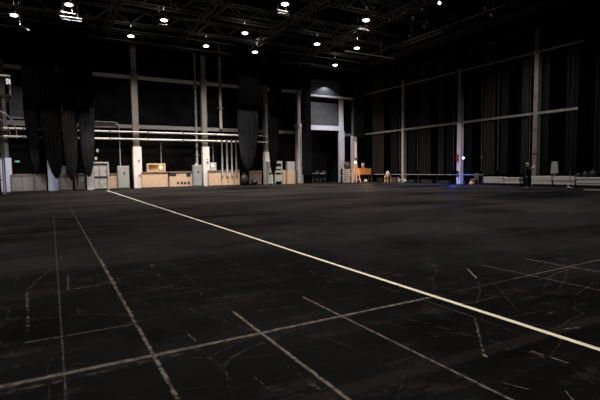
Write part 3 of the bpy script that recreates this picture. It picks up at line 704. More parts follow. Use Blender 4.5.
# ------------------------------------------------------------------ white tape line on the floor
X0 = 3.70
tp_ = MB()
n = 80; ys = [.6+(37.6-.6)*i/n for i in range(n+1)]
xw = lambda y: X0+.018*math.sin(y*.8)*0.3+(.10*(y/38))
vs = []
for y in ys: vs += [(xw(y)-.032, y, .004), (xw(y)+.032, y, .004)]
tp_.add(vs, [(2*i, 2*i+1, 2*i+3, 2*i+2) for i in range(n)])
tag(tp_.build('floor_tape', 'tape'), 'long cream tape line running diagonally across the black stage floor', 'tape line')

# ------------------------------------------------------------------ hanging curtains
def bundle(name, cx, Y, hw, ztop, zbend, zbot, label, m, nf=7, lean=0.0, dp=.30, sharp=2.6, group=None, wob=.0):
    """gathered cloth tied up so that it droops in a rounded bag"""
    t = thing(name, (cx, Y, zbot), label, 'curtain', group)
    mb = MB(); na = 72; nz = 44; ph = random.uniform(0, 6); vs = []
    for i in range(nz+1):
        z = ztop+(zbot-ztop)*(1-(1-i/nz)**1.5)
        if z > zbend: k = 1.0
        else:
            u = (zbend-z)/(zbend-zbot); k = max(.01, (1-u**(sharp+1.4)))**.5*(1-.26*u)
        off = lean*(max(0, (zbend-z))/(zbend-zbot))
        for j in range(na):
            a = 2*PI*j/na
            r = 1+.13*math.sin(nf*2*a+ph+.25*math.sin(z*.9))+.05*math.sin(nf*3.7*a+z*.4)
            vs.append((cx+off+hw*k*math.cos(a)*(1+.03*math.sin(nf*2*a)), Y+dp*k*math.sin(a)*r, z+.04*math.sin(3*a+ph)))
    fs = [(i*na+j, (i+1)*na+j, (i+1)*na+(j+1) % na, i*na+(j+1) % na) for i in range(nz) for j in range(na)]
    fs.append(tuple(nz*na+j for j in range(na))); fs.append(tuple(na-1-j for j in range(na)))
    mb.add(vs, fs, True); mb.build('cloth', m, t)
    tz = zbend+ (ztop-zbend)*.5
    MB().tube([(cx-hw, Y, ztop+.02), (cx+hw, Y, ztop+.02)], .04, 6).build('tie_bar', 'drape', t)
    return t
def sheet(name, p0, p1, ztop, zbot, label, m, folds=10, amp=.12, hem='drape', phase=None, jag=.0, cat='curtain', group=None):
    """flat pleated curtain hanging between two floor points"""
    p0 = Vector((*p0, 0)); p1 = Vector((*p1, 0)); d = p1-p0; L_ = d.length; u = d/L_; nrm = Vector((-u.y, u.x, 0))
    t = thing(name, ((p0.x+p1.x)/2, (p0.y+p1.y)/2, zbot), label, cat, group)
    ns = max(12, int(folds*8)); nz = 14; ph = random.uniform(0, 6) if phase is None else phase; vs = []
    for i in range(nz+1):
        v = i/nz; z = ztop+(zbot-ztop)*v
        for j in range(ns+1):
            s_ = j/ns
            o = amp*(.55+.45*v)*(math.sin(2*PI*folds*s_+ph+.5*math.sin(v*2+ph))+.35*math.sin(2*PI*folds*2.3*s_+ph*2))
            q = p0+u*(L_*s_*(1-.03*v)+L_*.015*v)+nrm*o
            vs.append((q.x, q.y, z+(jag*math.sin(2*PI*folds*.5*s_+ph) if i == nz else 0)))
    fs = [(i*(ns+1)+j, i*(ns+1)+j+1, (i+1)*(ns+1)+j+1, (i+1)*(ns+1)+j) for i in range(nz) for j in range(ns)]
    MB().add(vs, fs, True).build('cloth', m, t)
    a = p0+Vector((0, 0, ztop)); b = p1+Vector((0, 0, ztop))
    MB().tube([a, b], .04, 6).build('top_batten', 'truss', t)
    return t
YC = 39.2
def cX(px): return onY(px, 150, YC).x
def cZ(py, px=60): return onY(px, py, YC).z
sheet('masking_curtain', (cX(25.5), YC-.62), (cX(59.6), YC-.62), 13.2, cZ(107), 'left half of the wide black masking curtain high above the bundles', 'drape', 9, .1)
sheet('masking_curtain', (cX(60.2), YC-.62), (cX(95), YC-.62), 13.2, cZ(107), 'right half of the wide black masking curtain high above the bundles', 'drape', 9, .1)
def bnd(x0, x1, yb, label, m, ybend=112, **k):
    cx = (cX(x0)+cX(x1))/2; hw = (cX(x1)-cX(x0))/2
    return bundle('drooping_curtain', cx, k.pop('Y', YC-.1), hw, cZ(98), cZ(ybend), cZ(yb, (x0+x1)/2), label, m, **k)
bnd(25.5, 38.5, 175, 'leftmost black curtain bundle hanging before dull beige panel', 'drape_k', lean=.25)
bnd(40.5, 62, 178.3, 'wide black curtain bundle hanging before the cool white column', 'drape_k', lean=.30)
bnd(62.8, 78.6, 180, 'lighter brownish curtain bundle second from right in the left cluster', 'drape_b', sharp=4.5)
bnd(79.6, 95.6, 176.5, 'black curtain bundle overlapping the pale framed cupboard', 'drape_g', sharp=3.2, lean=.0)
# grey drooping curtain
sheet('masking_curtain', (cX(237.5), YC-.62), (cX(260.5), YC-.62), 13.2, cZ(106, 250), 'black masking curtain high above the single drooping grey curtain', 'drape', 7, .1)
bnd(237.8, 259, 169.5, 'large drooping grey black curtain left of the slim third column', 'drape_g', ybend=110, lean=-.15, sharp=2.2, nf=6)
sheet('masking_curtain', (cX(268.3), YC-.62), (cX(280), YC-.62), 13.2, cZ(112, 272), 'narrow black masking curtain right of the slim third column', 'drape', 4, .1)
bnd(268, 278.8, 174.5, 'narrow drooping black curtain in front of the pale green shelves', 'drape_k', ybend=118, sharp=1.7, lean=-.1)
sheet('side_curtain', (cX(303.2), YC+.3), (cX(312.5), YC+.3), 12.3, .9, 'straight black curtain hanging at the left side of the tall doorway', 'drape_g', 4, .12)
sheet('side_curtain', (onY(353.5, 120, 39.9).x, 39.9), (onY(365, 120, 39.9).x, 39.9), 11.0, onY(358, 137, 39.9).z, 'black curtain hanging above the plank in the room corner', 'drape_g', 4, .1)

# long narrow drapes along the right wall
XD = RX-.28
spec_ = [ # px0, px1, ytop, zbot, material
    (367, 372, 70, .9, 'drape'), (372.5, 383.5, 78, .8, 'drape_w'), (384, 389, 74, .9, 'drape'), (391, 397.5, 76, .9, 'drape_g'),
    (408, 416, 66, .9, 'drape_g'), (419, 430.5, 64, .8, 'drape_w'), (431.5, 436.5, 62, .9, 'drape'), (438, 444, 58, .9, 'drape_w'), (446, 451.5, 56, .9, 'drape_g'),
    (465.5, 471.5, 50, .9, 'drape_g'), (472.5, 480, 48, .9, 'drape'), (483, 495.5, 44, .85, 'drape_w'), (500, 507, 36, .9, 'drape_g'), (509.5, 517, 34, .9, 'drape'), (520, 527.5, 28, .9, 'drape_w'),
    (541.5, 548, 20, .95, 'drape_g')]
descr = ['plain black', 'broad brownish', 'slim black', 'charcoal', 'charcoal', 'broad brownish', 'slim black', 'slim brownish', 'slim charcoal', 'charcoal', 'black', 'broad brownish', 'charcoal', 'black', 'brownish', 'slim charcoal']
where = ['first from the room corner', 'second from the room corner', 'third from the room corner', 'just left of the grey corner column', 'just right of the grey corner column', 'second right of the grey corner column',
         'third right of the grey corner column', 'second left of the pinkish column', 'just left of the pinkish column', 'just right of the pinkish column, behind the blue lamp', 'above the tan chair', 'above the leftmost board stack',
         'above the second board stack', 'second left of the person', 'right above the person', 'just right of the dim column behind the person']
for i, (a, b, yt, zb, m_) in enumerate(spec_):
    A_, B_ = onX(a, 150, XD), onX(b, 150, XD); zt = min(13.0, onX((a+b)/2, yt, XD).z)
    sheet('wall_drape', (XD, A_.y), (XD, B_.y), zt, zb, descr[i]+' drape on right wall, '+where[i], m_, max(2.0, abs(A_.y-B_.y)*2.6), .09, cat='drape')
# wide dark drapes at the far right
for i, (a, b, m_) in enumerate(((550, 563, 'drape'), (564, 577, 'drape_g'), (578, 592, 'drape'), (593, 612, 'drape_g'))):
    A_, B_ = onX(a, 150, XD), onX(b, 150, XD)
    sheet('wall_drape', (XD, A_.y), (XD, B_.y), 13.2, .95, ('wide black drape above the pale display board', 'wide charcoal drape above the thin leaning stick', 'wide black drape above the dark satchels', 'wide charcoal drape at the right edge of the photo')[i], m_, abs(A_.y-B_.y)*3, .12, cat='drape')
# slim ropes in the gaps
for i, (px, l) in enumerate(((399.6, 'rope hanging left of the grey corner column'), (417.6, 'rope hanging between charcoal and broad brownish drapes'), (453.6, 'rope hanging left of the pinkish column'), (481.6, 'rope hanging above the tan chair'), (498, 'rope hanging above the first two board stacks'), (529.5, 'rope hanging left of the dim column'), (539.6, 'rope hanging right of the dim column'))):
    q = onX(px, 150, RX-.85); t = thing('hanging_rope', (q.x, q.y, 1.3), 'slim dark '+l, 'rope')
    MB().tube([(q.x, q.y, 12.5), (q.x, q.y+.03, 6), (q.x, q.y, 1.3)], .022, 6).build('strand', 'rope', t)
    MB().blob((q.x, q.y, 1.27), (.05, .05, .08)).build('knot', 'rope', t)

# ------------------------------------------------------------------ ceiling steelwork
def truss(name, a, b, h, w, step, m, label, r=.035, zig=True):
    a = Vector(a); b = Vector(b); d = (b-a); L_ = d.length; u = d/L_; s_ = Vector((-u.y, u.x, 0))*(w/2)
    t = thing(name, (a+b)/2, label, 'truss')
    ch = MB()
    for o in (s_, -s_):
        for z in (0, h): ch.tube([a+o+Vector((0, 0, z)), b+o+Vector((0, 0, z))], r, 6)
    ch.build('chords', m, t)
    lz = MB(); n = max(1, int(L_/step))
    for o in (s_, -s_):
        for i in range(n):
            p = a+u*(L_*i/n)+o; q = a+u*(L_*(i+1)/n)+o
            if i % 2: p, q = p+Vector((0, 0, h)), q
            else: q = q+Vector((0, 0, h))
            lz.tube([p, q], r*.7, 5, caps=False)
    for i in range(0, n+1, 2):
        p = a+u*(L_*i/n); lz.tube([p-s_, p+s_], r*.7, 5, caps=False)
    lz.build('lattice', m, t)
    return t
nm = ['nearest', 'second nearest', 'middle', 'second farthest', 'farthest']
for i, y in enumerate((14, 20.5, 27, 33.2, 38)):
    truss('roof_truss', (-10, y, 13.3), (RX-.5, y, 13.3), 1.1, .5, 1.3, 'truss', nm[i]+' dark roof truss running parallel to the back wall', .05)
for i, x in enumerate((4.4, 10.6, 16.8, 23.0)):
    truss('roof_girder', (x, 8, 12.7), (x, BY-.6, 12.7), .5, .4, 1.1, 'truss', ('leftmost', 'second from left', 'third from left', 'rightmost')[i]+' dark roof girder running towards the back wall', .045)
# fly battens (pipes) in X direction
bs = [(18.4, 11.9, 6, 26), (19.6, 12.3, 2, 22), (21.2, 11.8, 0, 25), (22.6, 12.1, 3, 29), (24.2, 12.5, -3, 20), (28.4, 12.0, -4, 22), (29.6, 12.4, 2, 28), (32.6, 12.9, 0, 20), (34.0, 12.2, -6, 18), (35.2, 12.6, 6, 27), (37.4, 12.4, -8, 12)]
for i, (y, z, x0, x1) in enumerate(bs):
    t = thing('fly_batten', ((x0+x1)/2, y, z), 'dark hanging pipe batten, %s from the camera in the roof' % ['first', 'second', 'third', 'fourth', 'fifth', 'sixth', 'seventh', 'eighth', 'ninth', 'tenth', 'eleventh'][i], 'batten')
    MB().tube([(x0, y, z), (x1, y, z)], .035, 6).build('batten_pipe', 'dsteel', t)
    k = x0+.6
    while k < x1: MB().tube([(k, y, z), (k, y, HC-.01)], .008, 4).build('suspension_wire', 'dsteel', t); k += 5.2
# galleries under the roof: along the back wall and the right wall
t = thing('gallery', (10, BY-.6, 12.3), 'dark walkway gallery high along the back wall', 'gallery')
MB().box((-10, BY-1.4, 12.36), (RX-1.6, BY-.45, 12.46)).build('deck', 'dsteel', t)
MB().tube([(-10, BY-1.4, 13.25), (RX-1.6, BY-1.4, 13.25)], .035, 6).build('top_rail', 'batten', t)
MB().tube([(-10, BY-1.4, 12.85), (RX-1.6, BY-1.4, 12.85)], .025, 6).build('middle_rail', 'dsteel', t)
k = -9.5
while k < RX-1.6: MB().tube([(k, BY-1.4, 12.46), (k, BY-1.4, 13.25)], .025, 6).build('baluster_post', 'dsteel', t); k += 2.4
t = thing('gallery', (RX-.8, 24, 12.6), 'dark walkway gallery high along the right wall', 'gallery')
MB().box((RX-1.5, 10, 12.9), (RX-.01, BY-1.5, 13.0)).build('deck', 'dsteel', t)
for z in (13.5, 13.75): MB().tube([(RX-1.5, 10, z), (RX-1.5, BY-1.5, z)], .03, 6).build('hand_rail', 'batten' if z > 13.6 else 'dsteel', t)
k = 10.5
while k < BY-1.5: MB().tube([(RX-1.5, k, 13.0), (RX-1.5, k, 13.75)], .025, 6).build('baluster_post', 'dsteel', t); k += 1.6
gt = truss('gallery_truss', (RX-1.75, 27.8, 13.3), (RX-1.75, 32.8, 13.3), .35, .25, .35, 'batten', 'short paler lattice truss hanging beside the right gallery', .022)

MB().tube([(RX-1.75, 30.3, 13.6), (RX-1.75, 30.3, HC-.01)], .015, 5).build('suspension_rod', 'dsteel', gt)
# hanging battens near lamps that catch the light
def shortbatten(a, b, l, r=.03, wires=True, m='batten'):
    a = Vector(a); b = Vector(b); t = thing('short_batten', (a+b)/2, l, 'batten')
    MB().tube([a, b], r, 8).build('batten_pipe', m, t)
    for k in (.12, .8):
        p = a+(b-a)*k; MB().tube([p, (p.x, p.y, HC-.01)], .010, 4).build('suspension_rod', 'dsteel', t)
    return t
a = onY(345, 51, 32.7); b = onY(393, 59, 32.7)
bt = shortbatten(a, (b.x, b.y, a.z), 'short pale batten hanging on rods below the roof right of centre', .055, m='white')
q = onY(381, 57, 32.7); MB().tube([(q.x, 32.7, a.z), (q.x, 32.7, onY(381, 39, 32.7).z)], .03, 6).build('drop_rod', 'batten', bt)
for i, (x0, y0, x1, y1, Y, l) in enumerate(((276, 9.5, 288, 12, 25.0, 'upper lit batten under the ceiling lamp above centre'), (277, 13, 289, 15.2, 24.9, 'lower lit batten under the ceiling lamp above centre'),
        (352, 25.5, 366, 28, 25.0, 'upper lit batten under the ceiling lamp right of centre'), (357, 28.5, 368, 30.4, 24.9, 'lower lit batten under the ceiling lamp right of centre'),
        (61, 12, 75, 13, 31.4, 'upper lit batten under the ceiling lamp at upper left'), (60, 16, 82, 18.6, 31.0, 'middle lit batten under the ceiling lamp at upper left'), (62, 19, 82, 21, 30.8, 'lower lit batten under the ceiling lamp at upper left'),
        (158, 24, 168, 25.5, 31.5, 'lit batten under the ceiling lamp at upper centre left'))):
    a = onY(x0, y0, Y); b = onY(x1, y1, Y)
    shortbatten(a, (b.x, Y, a.z), l, .05 if i < 4 else .03, m='white' if i < 4 else 'steel')

a = onY(20, 25.5, 35.2); b = onY(30, 31, 35.2)
t = thing('reflection_streak', a, 'short sloping tube added for the light reflection below the leftmost ceiling lamp', 'reflection streak')
MB().tube([a, b], [.10, .05], 10).build('streak_tube', 'steel', t)  # tube added to give the bright reflection streak near the lamp
MB().tube([a, (a.x, a.y, HC-.01)], .012, 5).build('suspension_rod', 'dsteel', t)
# ------------------------------------------------------------------ ceiling lamps
def make_lamp():
    t = thing('ceiling_lamp', (0, 0, 0), '', 'ceiling lamp')
    MB().lathe([(.0, .46), (.07, .46), (.09, .40), (.12, .30), (.27, .08), (.33, .0), (.315, .0), (.25, .09), (.10, .29)], (0, 0, 0), 20).build('reflector', 'black', t)
    MB().blob((0, 0, -.02), (.225, .225, .07), 16, 8).build('diffuser', 'lampglow', t)
    MB().box((-.1, -.1, .46), (.1, .1, .66), .02).build('gear_box', 'black', t)
    MB().tube([(0, 0, .66), (0, 0, 2.6)], .02, 6).build('hanging_rod', 'dsteel', t)
    return t
lp = make_lamp()
rows = [('farthest', [(14, 15), (131, 36), (206, 46), (255, 52), (335, 65)]), ('middle', [(69, 4.5), (164, 20), (245, 33), (317, 44), (357, 48)]), ('nearest', [(285, 4), (366, 20)])]
first = True; LAMPS = []
ordn = ['leftmost', 'second from left', 'third from left', 'fourth from left', 'rightmost']
for rn, pts in rows:
    for i, (px, py) in enumerate(pts):
        q = onZ(px, py, 12.0)
        lab = '%s bright ceiling lamp in the %s row of lamps' % (ordn[i] if not (rn == 'nearest' and i == 1) else 'rightmost', rn)
        if first: lp.location = q; lp['label'] = lab; lp['group'] = 'ceiling lamps'; o = lp; first = False
        else: o = dup(lp, q, lab, 'ceiling lamps')
        LAMPS.append((q, px))
# stage spotlights under the galleries
def spot_fixture(px, py, X, label, lit=False):
    q = onX(px, py, X)
    t = thing('stage_spotlight', q, label, 'spotlight')
    MB().tube([(q.x+.15, q.y, q.z+.05), (q.x-.2, q.y, q.z-.1)], [.11, .14], 12).build('barrel', 'dsteel', t)
    MB().tube([(q.x-.2, q.y, q.z-.1), (q.x-.22, q.y, q.z-.11)], .125, 12).build('lens', 'lampglow' if lit else 'steel', t)
    MB().bar((q.x, q.y-.17, q.z), (q.x, q.y-.17, q.z+.3), .03).build('yoke', 'batten', t); MB().bar((q.x, q.y-.17, q.z+.3), (q.x, q.y+.17, q.z+.3), .03).build('yoke_top', 'batten', t)
    MB().bar((q.x, q.y, q.z+.3), (q.x, q.y, HC-.02), .03).build('drop_bar', 'batten', t)
    return t
spot_fixture(411.5, 35, RX-3.5, 'pale stage spotlight hanging on a bar by right gallery', False)
for i, (px, py) in enumerate(((391, 19), (405, 12), (415, 17), (441.5, 2), (424, 8), (426, 26), (487, 7), (493, 14))):
    spot_fixture(px, py, RX-5.5 if i < 6 else RX-3, 'small dark stage spotlight in the upper right roof, %s from the left' % ['first', 'second', 'third', 'sixth', 'fourth', 'fifth', 'seventh', 'eighth'][i], i in (3,))

# ------------------------------------------------------------------ scaffold tower at the far left
Y = 36.0
zT = onY(5, 77, Y).z; zP = onY(5, 94, Y).z
xr = onY(11.5, 100, Y).x; xl = xr-1.6
t = thing('scaffold_tower', (xl+.8, Y, 0), 'dark scaffold tower with a platform at the left edge of the photo', 'scaffold')
tower = t; xi = onY(3.0, 170, Y).x
for x in (xl-.3, xi):
    for yy in (Y, Y+1.4): MB().tube([(x, yy, 0), (x, yy, zP)], .045, 8).build('upright', 'dsteel', t)
k = 1.0; 
while k < zP-.8:
    MB().tube([(xl-.3, Y, k), (xi, Y, k)], .03, 6).build('ledger', 'dsteel', t)
    MB().tube([(xl-.3, Y, k), (xi, Y, k+1.6)], .025, 6).build('brace', 'dsteel', t); k += 1.8
MB().box((xl-.4, Y-.1, zP-.1), (xr, Y+1.5, zP)).build('platform', 'dsteel', t)
MB().tube([(xr-.05, Y, zP), (xr-.05, Y, zP+.9), (xl-.4, Y, zP+.9)], .03, 6).build('guard_rail', 'dsteel', t)
MB().bar((xi, Y, zP-1.6), (xr-.1, Y, zP-.1), .06).build('bracket', 'dsteel', t)
MB().box((xl-.4, Y-.1, zT+.05), (xr, Y+.1, zT+.14)).build('upper_beam', 'batten', t)
MB().tube([(xr-.4, Y, zP+.9), (xr-.4, Y, zT+.05)], .03, 6).build('mast', 'dsteel', t)
a = onY(5.3, 78.5, Y-.4); b = onY(10.8, 85, Y-.4)
t = thing('flood_lamp', ((a.x+b.x)/2, Y-.3, b.z), 'bright white floodlight housing on the scaffold tower', 'floodlight')
MB().box((a.x, Y-.4, b.z), (b.x, Y-.15, a.z), .03).build('housing', 'pale', t)
fl = mat('flood_glass', (.8, .8, .85), .3, emit=(.85, .88, 1), es=.45)
MB().box((a.x+.04, Y-.43, b.z+.04), (a.x+(b.x-a.x)*.42, Y-.4, a.z-.04)).build('lens', fl, t)
MB().box((a.x+(b.x-a.x)*.58, Y-.43, b.z+.08), (b.x-.04, Y-.4, a.z-.08)).build('lens', fl, t)
MB().bar(((a.x+b.x)/2, Y-.2, a.z), ((a.x+b.x)/2, Y-.2, a.z+.35), .05).build('hanger', 'dsteel', t)
for i, rr_ in enumerate((1.0, .65)):
    c = onY(-3, 135, Y-.6); pts = [(c.x+rr_*math.sin(k*.25)*1.1, Y-.6, c.z+.1+rr_*1.5*math.cos(k*.25)) for k in range(0, 8)]
    MB().tube(pts, .035, 8).build('cable_loop', 'conduit', tower)
# pale-ish grey wall area left of the curtains (window strip)
a = onY(8, 86, BY); b = onY(27, 118, BY)
trim(MB().box((a.x, BY-.03, b.z), (b.x+.5, BY-.002, a.z)), mat('dim_grey_infill', (.035, .036, .042), .9, scale=3, var=.3))
a = onY(11, 117, BY-.3); b = onY(27, 125, BY-.3)
t = thing('wall_rack', (a.x, BY-.2, b.z), 'short pale slatted rack on the back wall above the left pipes', 'rack')
MB().box((a.x, BY-.3, a.z-.1), (b.x, BY-.004, a.z), .01).build('top_bar', 'conduit', t)
for k in range(6):
    u = a.x+(b.x-a.x)*k/5; MB().box((u-.08, BY-.2, b.z), (u+.08, BY-.05, a.z-.1)).build('slat', 'conduit', t)
MB().box((a.x, BY-.3, b.z-.06), (b.x, BY-.004, b.z), .01).build('bottom_bar', 'conduit', t)

# ------------------------------------------------------------------ person
def skin_mesh(name, chains, m, parent, sub=2, loc=(0, 0, 0)):
    """chains: list of lists of (point, radius); identical points are joined"""
    pts, rad, ed, idx = [], [], [], {}
    for ch in chains:
        prev = None
        for p, r in ch:
            k = tuple(round(c, 4) for c in p)
            if k not in idx: idx[k] = len(pts); pts.append(p); rad.append(r)
            if prev is not None and prev != idx[k]: ed.append((prev, idx[k]))
            prev = idx[k]
    me = bpy.data.meshes.new(name); me.from_pydata(pts, ed, []); o = bpy.data.objects.new(name, me); COL.objects.link(o)
    s = o.modifiers.new('s', 'SKIN'); s.use_smooth_shade = True
    for i, v in enumerate(me.skin_vertices[0].data):
        r = rad[i]; v.radius = (r, r) if not isinstance(r, tuple) else r; v.use_root = (i == 0)
    d_ = o.modifiers.new('d', 'SUBSURF'); d_.levels = sub; d_.render_levels = sub
    dg = bpy.context.evaluated_depsgraph_get(); ev = o.evaluated_get(dg)
    m2 = bpy.data.meshes.new_from_object(ev); m2.name = name
    bpy.data.objects.remove(o); m2.materials.clear(); m2.materials.append(M[m]); m2.polygons.foreach_set('use_smooth', [True]*len(m2.polygons))
    q = bpy.data.objects.new(name, m2); COL.objects.link(q); q.parent = parent; q.location = loc
    return q
pc = onZ(526.8, 188.3)
per = thing('person', (pc.x, pc.y, 0), 'person in black clothes standing before the board stack holding a lit phone', 'person')
# local frame: facing roughly to the right of the picture and slightly towards the camera
fa = math.atan2(-.81, .30)     # facing direction in world XY
per.rotation_euler = (0, 0, fa-(-PI/2))   # local -Y is forward
J = dict(pel=(0, 0, .95), wai=(0, 0, 1.10), che=(0, .01, 1.30), nek=(0, .0, 1.47), nk2=(0, -.02, 1.53), hd=(0, -.03, 1.60), ht=(0, -.02, 1.68),
         lsh=(.19, 0, 1.42), lel=(.27, -.05, 1.14), lwr=(.20, -.30, 1.20), rsh=(-.19, 0, 1.42), rel=(-.27, .02, 1.14), rwr=(-.24, -.22, 1.30),
         lhp=(.10, 0, .90), lkn=(.12, -.04, .50), lan=(.13, .02, .09), rhp=(-.10, 0, .90), rkn=(-.13, -.02, .50), ran=(-.15, .06, .09))
J['rwr'] = (-.12, -.26, 1.38); J['lwr'] = (.10, -.27, 1.28)
def mid(a, b, t): return tuple(J[a][i]+(J[b][i]-J[a][i])*t for i in range(3))
def hand(w, d, side):
    """palm + five fingers continuing from wrist w along d"""
    d = Vector(d).normalized(); w = Vector(w); lat = d.cross(Vector((0, 0, 1))).normalized()*side; nrm = lat.cross(d).normalized()
    palm = w+d*.075; ch = [[(tuple(w), .026), (tuple(w+d*.03), .03), (tuple(palm), .034)]]
    for k, (o, ln) in enumerate(((-.028, .065), (-.010, .078), (.010, .072), (.028, .055))):
        b = palm+lat*o; c1 = b+d*ln*.5+nrm*.012; c2 = c1+d*ln*.3+nrm*.025
        ch.append([(tuple(palm), .034), (tuple(b+d*.012), .010), (tuple(c1), .009), (tuple(c2), .008)])
    b = w+d*.03-lat*.0
    ch.append([(tuple(w+d*.03), .03), (tuple(b-lat*.038+d*.015), .011), (tuple(b-lat*.05+d*.045+nrm*.02), .009)])
    return ch
lh = hand(J['lwr'], (-.75, -.45, .5), 1); rh = hand(J['rwr'], (.15, -.85, .5), -1)
body = [[(J['pel'], .13), (J['wai'], .115), (J['che'], .14), (J['nek'], .07), (J['nk2'], .052), (J['hd'], (.082, .095)), ((0, -.028, 1.65), (.085, .10)), ((0, -.022, 1.70), (.06, .075))]]
for s, a in (('l', 1), ('r', -1)):
    body.append([(J['che'], .14), (J[s+'sh'], .06), (mid(s+'sh', s+'el', .5), .046), (J[s+'el'], .038), (mid(s+'el', s+'wr', .5), .032), (J[s+'wr'], .026)])
    body.append([(J['pel'], .13), (J[s+'hp'], .088), (mid(s+'hp', s+'kn', .5), .074), (J[s+'kn'], .056), (mid(s+'kn', s+'an', .4), .05), (J[s+'an'], .036), (tuple(Vector(J[s+'an'])+Vector((0, -.05, -.045))), .032), (tuple(Vector(J[s+'an'])+Vector((0, -.15, -.06))), .024)])
skin_mesh('body', body+lh+rh, 'skin', per)
jk = [[((0, 0, .80), (.25, .20)), ((0, 0, .98), (.24, .20)), (J['wai'], (.23, .19)), ((0, .01, 1.32), (.235, .19)), ((0, 0, 1.43), (.12, .10)), ((0, -.01, 1.50), .068)]]
for s in 'lr':
    jk.append([((0, .01, 1.32), (.235, .19)), (J[s+'sh'], .098), (mid(s+'sh', s+'el', .5), .078), (J[s+'el'], .068), (mid(s+'el', s+'wr', .55), .047), (mid(s+'el', s+'wr', .92), .04)])
skin_mesh('jacket', jk, 'cloth', per)
tr = [[((0, 0, .93), (.155, .13)), ((0, 0, .86), (.14, .12))]]
for s in 'lr':
    tr.append([((0, 0, .86), (.14, .12)), (J[s+'hp'][:2]+(.82,), .10), (mid(s+'hp', s+'kn', .5), .088), (J[s+'kn'], .072), (mid(s+'kn', s+'an', .5), .064), (tuple(Vector(J[s+'an'])+Vector((0, 0, .02))), .055)])
skin_mesh('trousers', tr, 'trouser', per)
for s in 'lr':
    a = Vector(J[s+'an'])
    skin_mesh('shoe', [[(tuple(a+Vector((0, .035, -.04))), .045), (tuple(a+Vector((0, -.05, -.045))), .047), (tuple(a+Vector((0, -.13, -.055))), .042), (tuple(a+Vector((0, -.185, -.06))), .028)]], 'shoe', per)
def lb(name, c, r, m, noise=0): 
    mb = MB().blob(c, r, 14, 9, noise); o = mb.build(name, m); o.parent = per; return o
lb('hair', (0, .012, 1.685), (.092, .105, .075), 'hair')
lb('nose', (0, -.135, 1.625), (.014, .022, .022), 'skin')
for s in (-1, 1):
    lb('ear', (s*.088, -.02, 1.63), (.012, .025, .034), 'skin'); lb('eye', (s*.032, -.118, 1.648), (.013, .010, .009), 'black')
lb('mouth', (0, -.122, 1.578), (.026, .010, .007), 'rail')
# phone
mr = Matrix.Rotation(per.rotation_euler.z, 4, 'Z')
pp = Vector((pc.x, pc.y, 0)) + mr @ Vector((-.08, -.412, 1.475))
ph = thing('phone', pp, 'small lit phone held up in the hand of the person', 'phone'); ph.rotation_euler = (math.radians(25), 0, per.rotation_euler.z+.5)
o = MB().box((-.04, -.005, -.08), (.04, .005, .08), .004).build('phone_case', 'black'); o.parent = ph
o = MB().box((-.036, .005, -.074), (.036, .008, .074)).build('screen', 'phone'); o.parent = ph
o = MB().box((-.03, -.009, .04), (.03, -.005, .075)).build('flash', 'phone'); o.parent = ph

# ------------------------------------------------------------------ lights
def light(kind, loc, energy, col=(1, 1, 1), **k):
    l = bpy.data.lights.new('light', kind); l.energy = energy; l.color = col
    rot = k.pop('rot', None)
    for a, v in k.items(): setattr(l, a, v)
    o = bpy.data.objects.new(kind.lower()+'_light', l); COL.objects.link(o); o.location = loc
    if rot: o.rotation_euler = rot
    return o
def aim(o, to): o.rotation_euler = (Vector(to)-Vector(o.location)).to_track_quat('-Z', 'Y').to_euler()
for q, px in LAMPS:
    light('SPOT', (q.x, q.y, q.z-.2), 3600, (1, .92, .85), spot_size=math.radians(122), spot_blend=.9, shadow_soft_size=.3)
    light('POINT', (q.x+.12, q.y, q.z+.85), 16, (1, .95, .9), shadow_soft_size=.02)  # added uplight above each lamp to lift the dark trusses
for x, y, e in ((7.3, 18, 1800), (1.2, 18, 1500), (20, 19, 1500), (26.3, 19, 2200), (26.3, 12, 900), (14, 18, 1500), (1.5, 6, 2600), (7.5, 5, 2600)):
    light('SPOT', (x, y, 12), e, (1, .95, .9), spot_size=math.radians(140), spot_blend=.8, shadow_soft_size=.6)
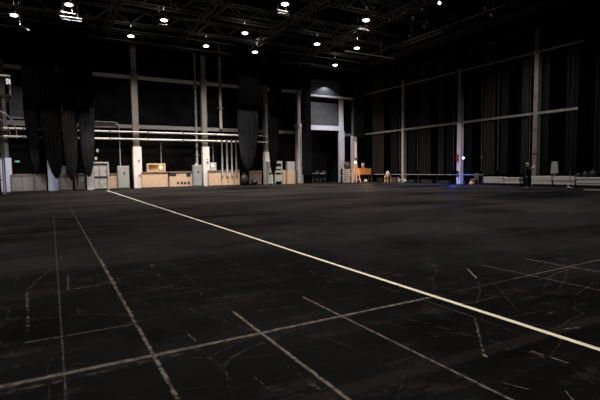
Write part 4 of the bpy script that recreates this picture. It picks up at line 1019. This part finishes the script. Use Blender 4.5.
# warm light for the back wall foot (added fill spots without fixtures)
for x, e, c_ in ((3.5, 700, (1, .88, .78)), (8.5, 1000, (1, .84, .70)), (14.5, 900, (1, .84, .70)), (20.5, 420, (1, .85, .72))):
    o = light('SPOT', (x, 36.5, 5.6), e, c_, spot_size=math.radians(80), spot_blend=.9, shadow_soft_size=.5); aim(o, (x, BY, 1.0))
# cool light on the doorway frame
o = light('SPOT', (26.5, 35.5, 9.0), 600, (.80, .85, 1), spot_size=math.radians(60), spot_blend=.8, shadow_soft_size=.3); aim(o, (27.5, BY, 4.5))
o = light('SPOT', (26.6, BY-.62, 10.75), 260, (.9, .93, 1), spot_size=math.radians(128), spot_blend=.35, shadow_soft_size=.08); aim(o, (26.6, BY-.45, 9))
o = light('SPOT', (-1.6, 37.3, 2.6), 260, (.78, .85, 1), spot_size=math.radians(110), spot_blend=.8, shadow_soft_size=.3); aim(o, (-1.2, BY, 1.0))  # added cool fill below the curtains for the left column base
# warm corner lamp and blue lamp, each with an added fill light
q = onY(357.3, 163, BY-3.0); light('POINT', (q.x, BY-3.0, q.z), 40, (1, .55, .25), shadow_soft_size=.12)
light('POINT', (q.x-.3, BY-5.0, 1.1), 110, (1, .60, .33), shadow_soft_size=.05)  # added warm fill before the stepladder and box, no fixture
q = onY(160.8, 167.2, BY-.8); light('POINT', (q.x, q.y-.15, q.z), 3, (1, .6, .3), shadow_soft_size=.08)
o = light('SPOT', LB, 420, (.03, .14, 1), spot_size=math.radians(115), spot_blend=.9, shadow_soft_size=.05); aim(o, (LB[0]-.6, LB[1]+.5, 0))

light('POINT', (LB[0]-.7, LB[1]+.3, .55), 70, (.03, .16, 1), shadow_soft_size=.05)  # added low blue fill to strengthen the glow on the floor
wd = bpy.data.worlds.new('world'); SC.world = wd; wd.use_nodes = True
wd.node_tree.nodes['Background'].inputs[0].default_value = (.7, .7, .75, 1); wd.node_tree.nodes['Background'].inputs[1].default_value = .006
SC.view_settings.view_transform = 'Standard'; SC.view_settings.look = 'None'; SC.view_settings.exposure = 0
SC.cycles.use_denoising = True
SC.cycles.max_bounces = 5
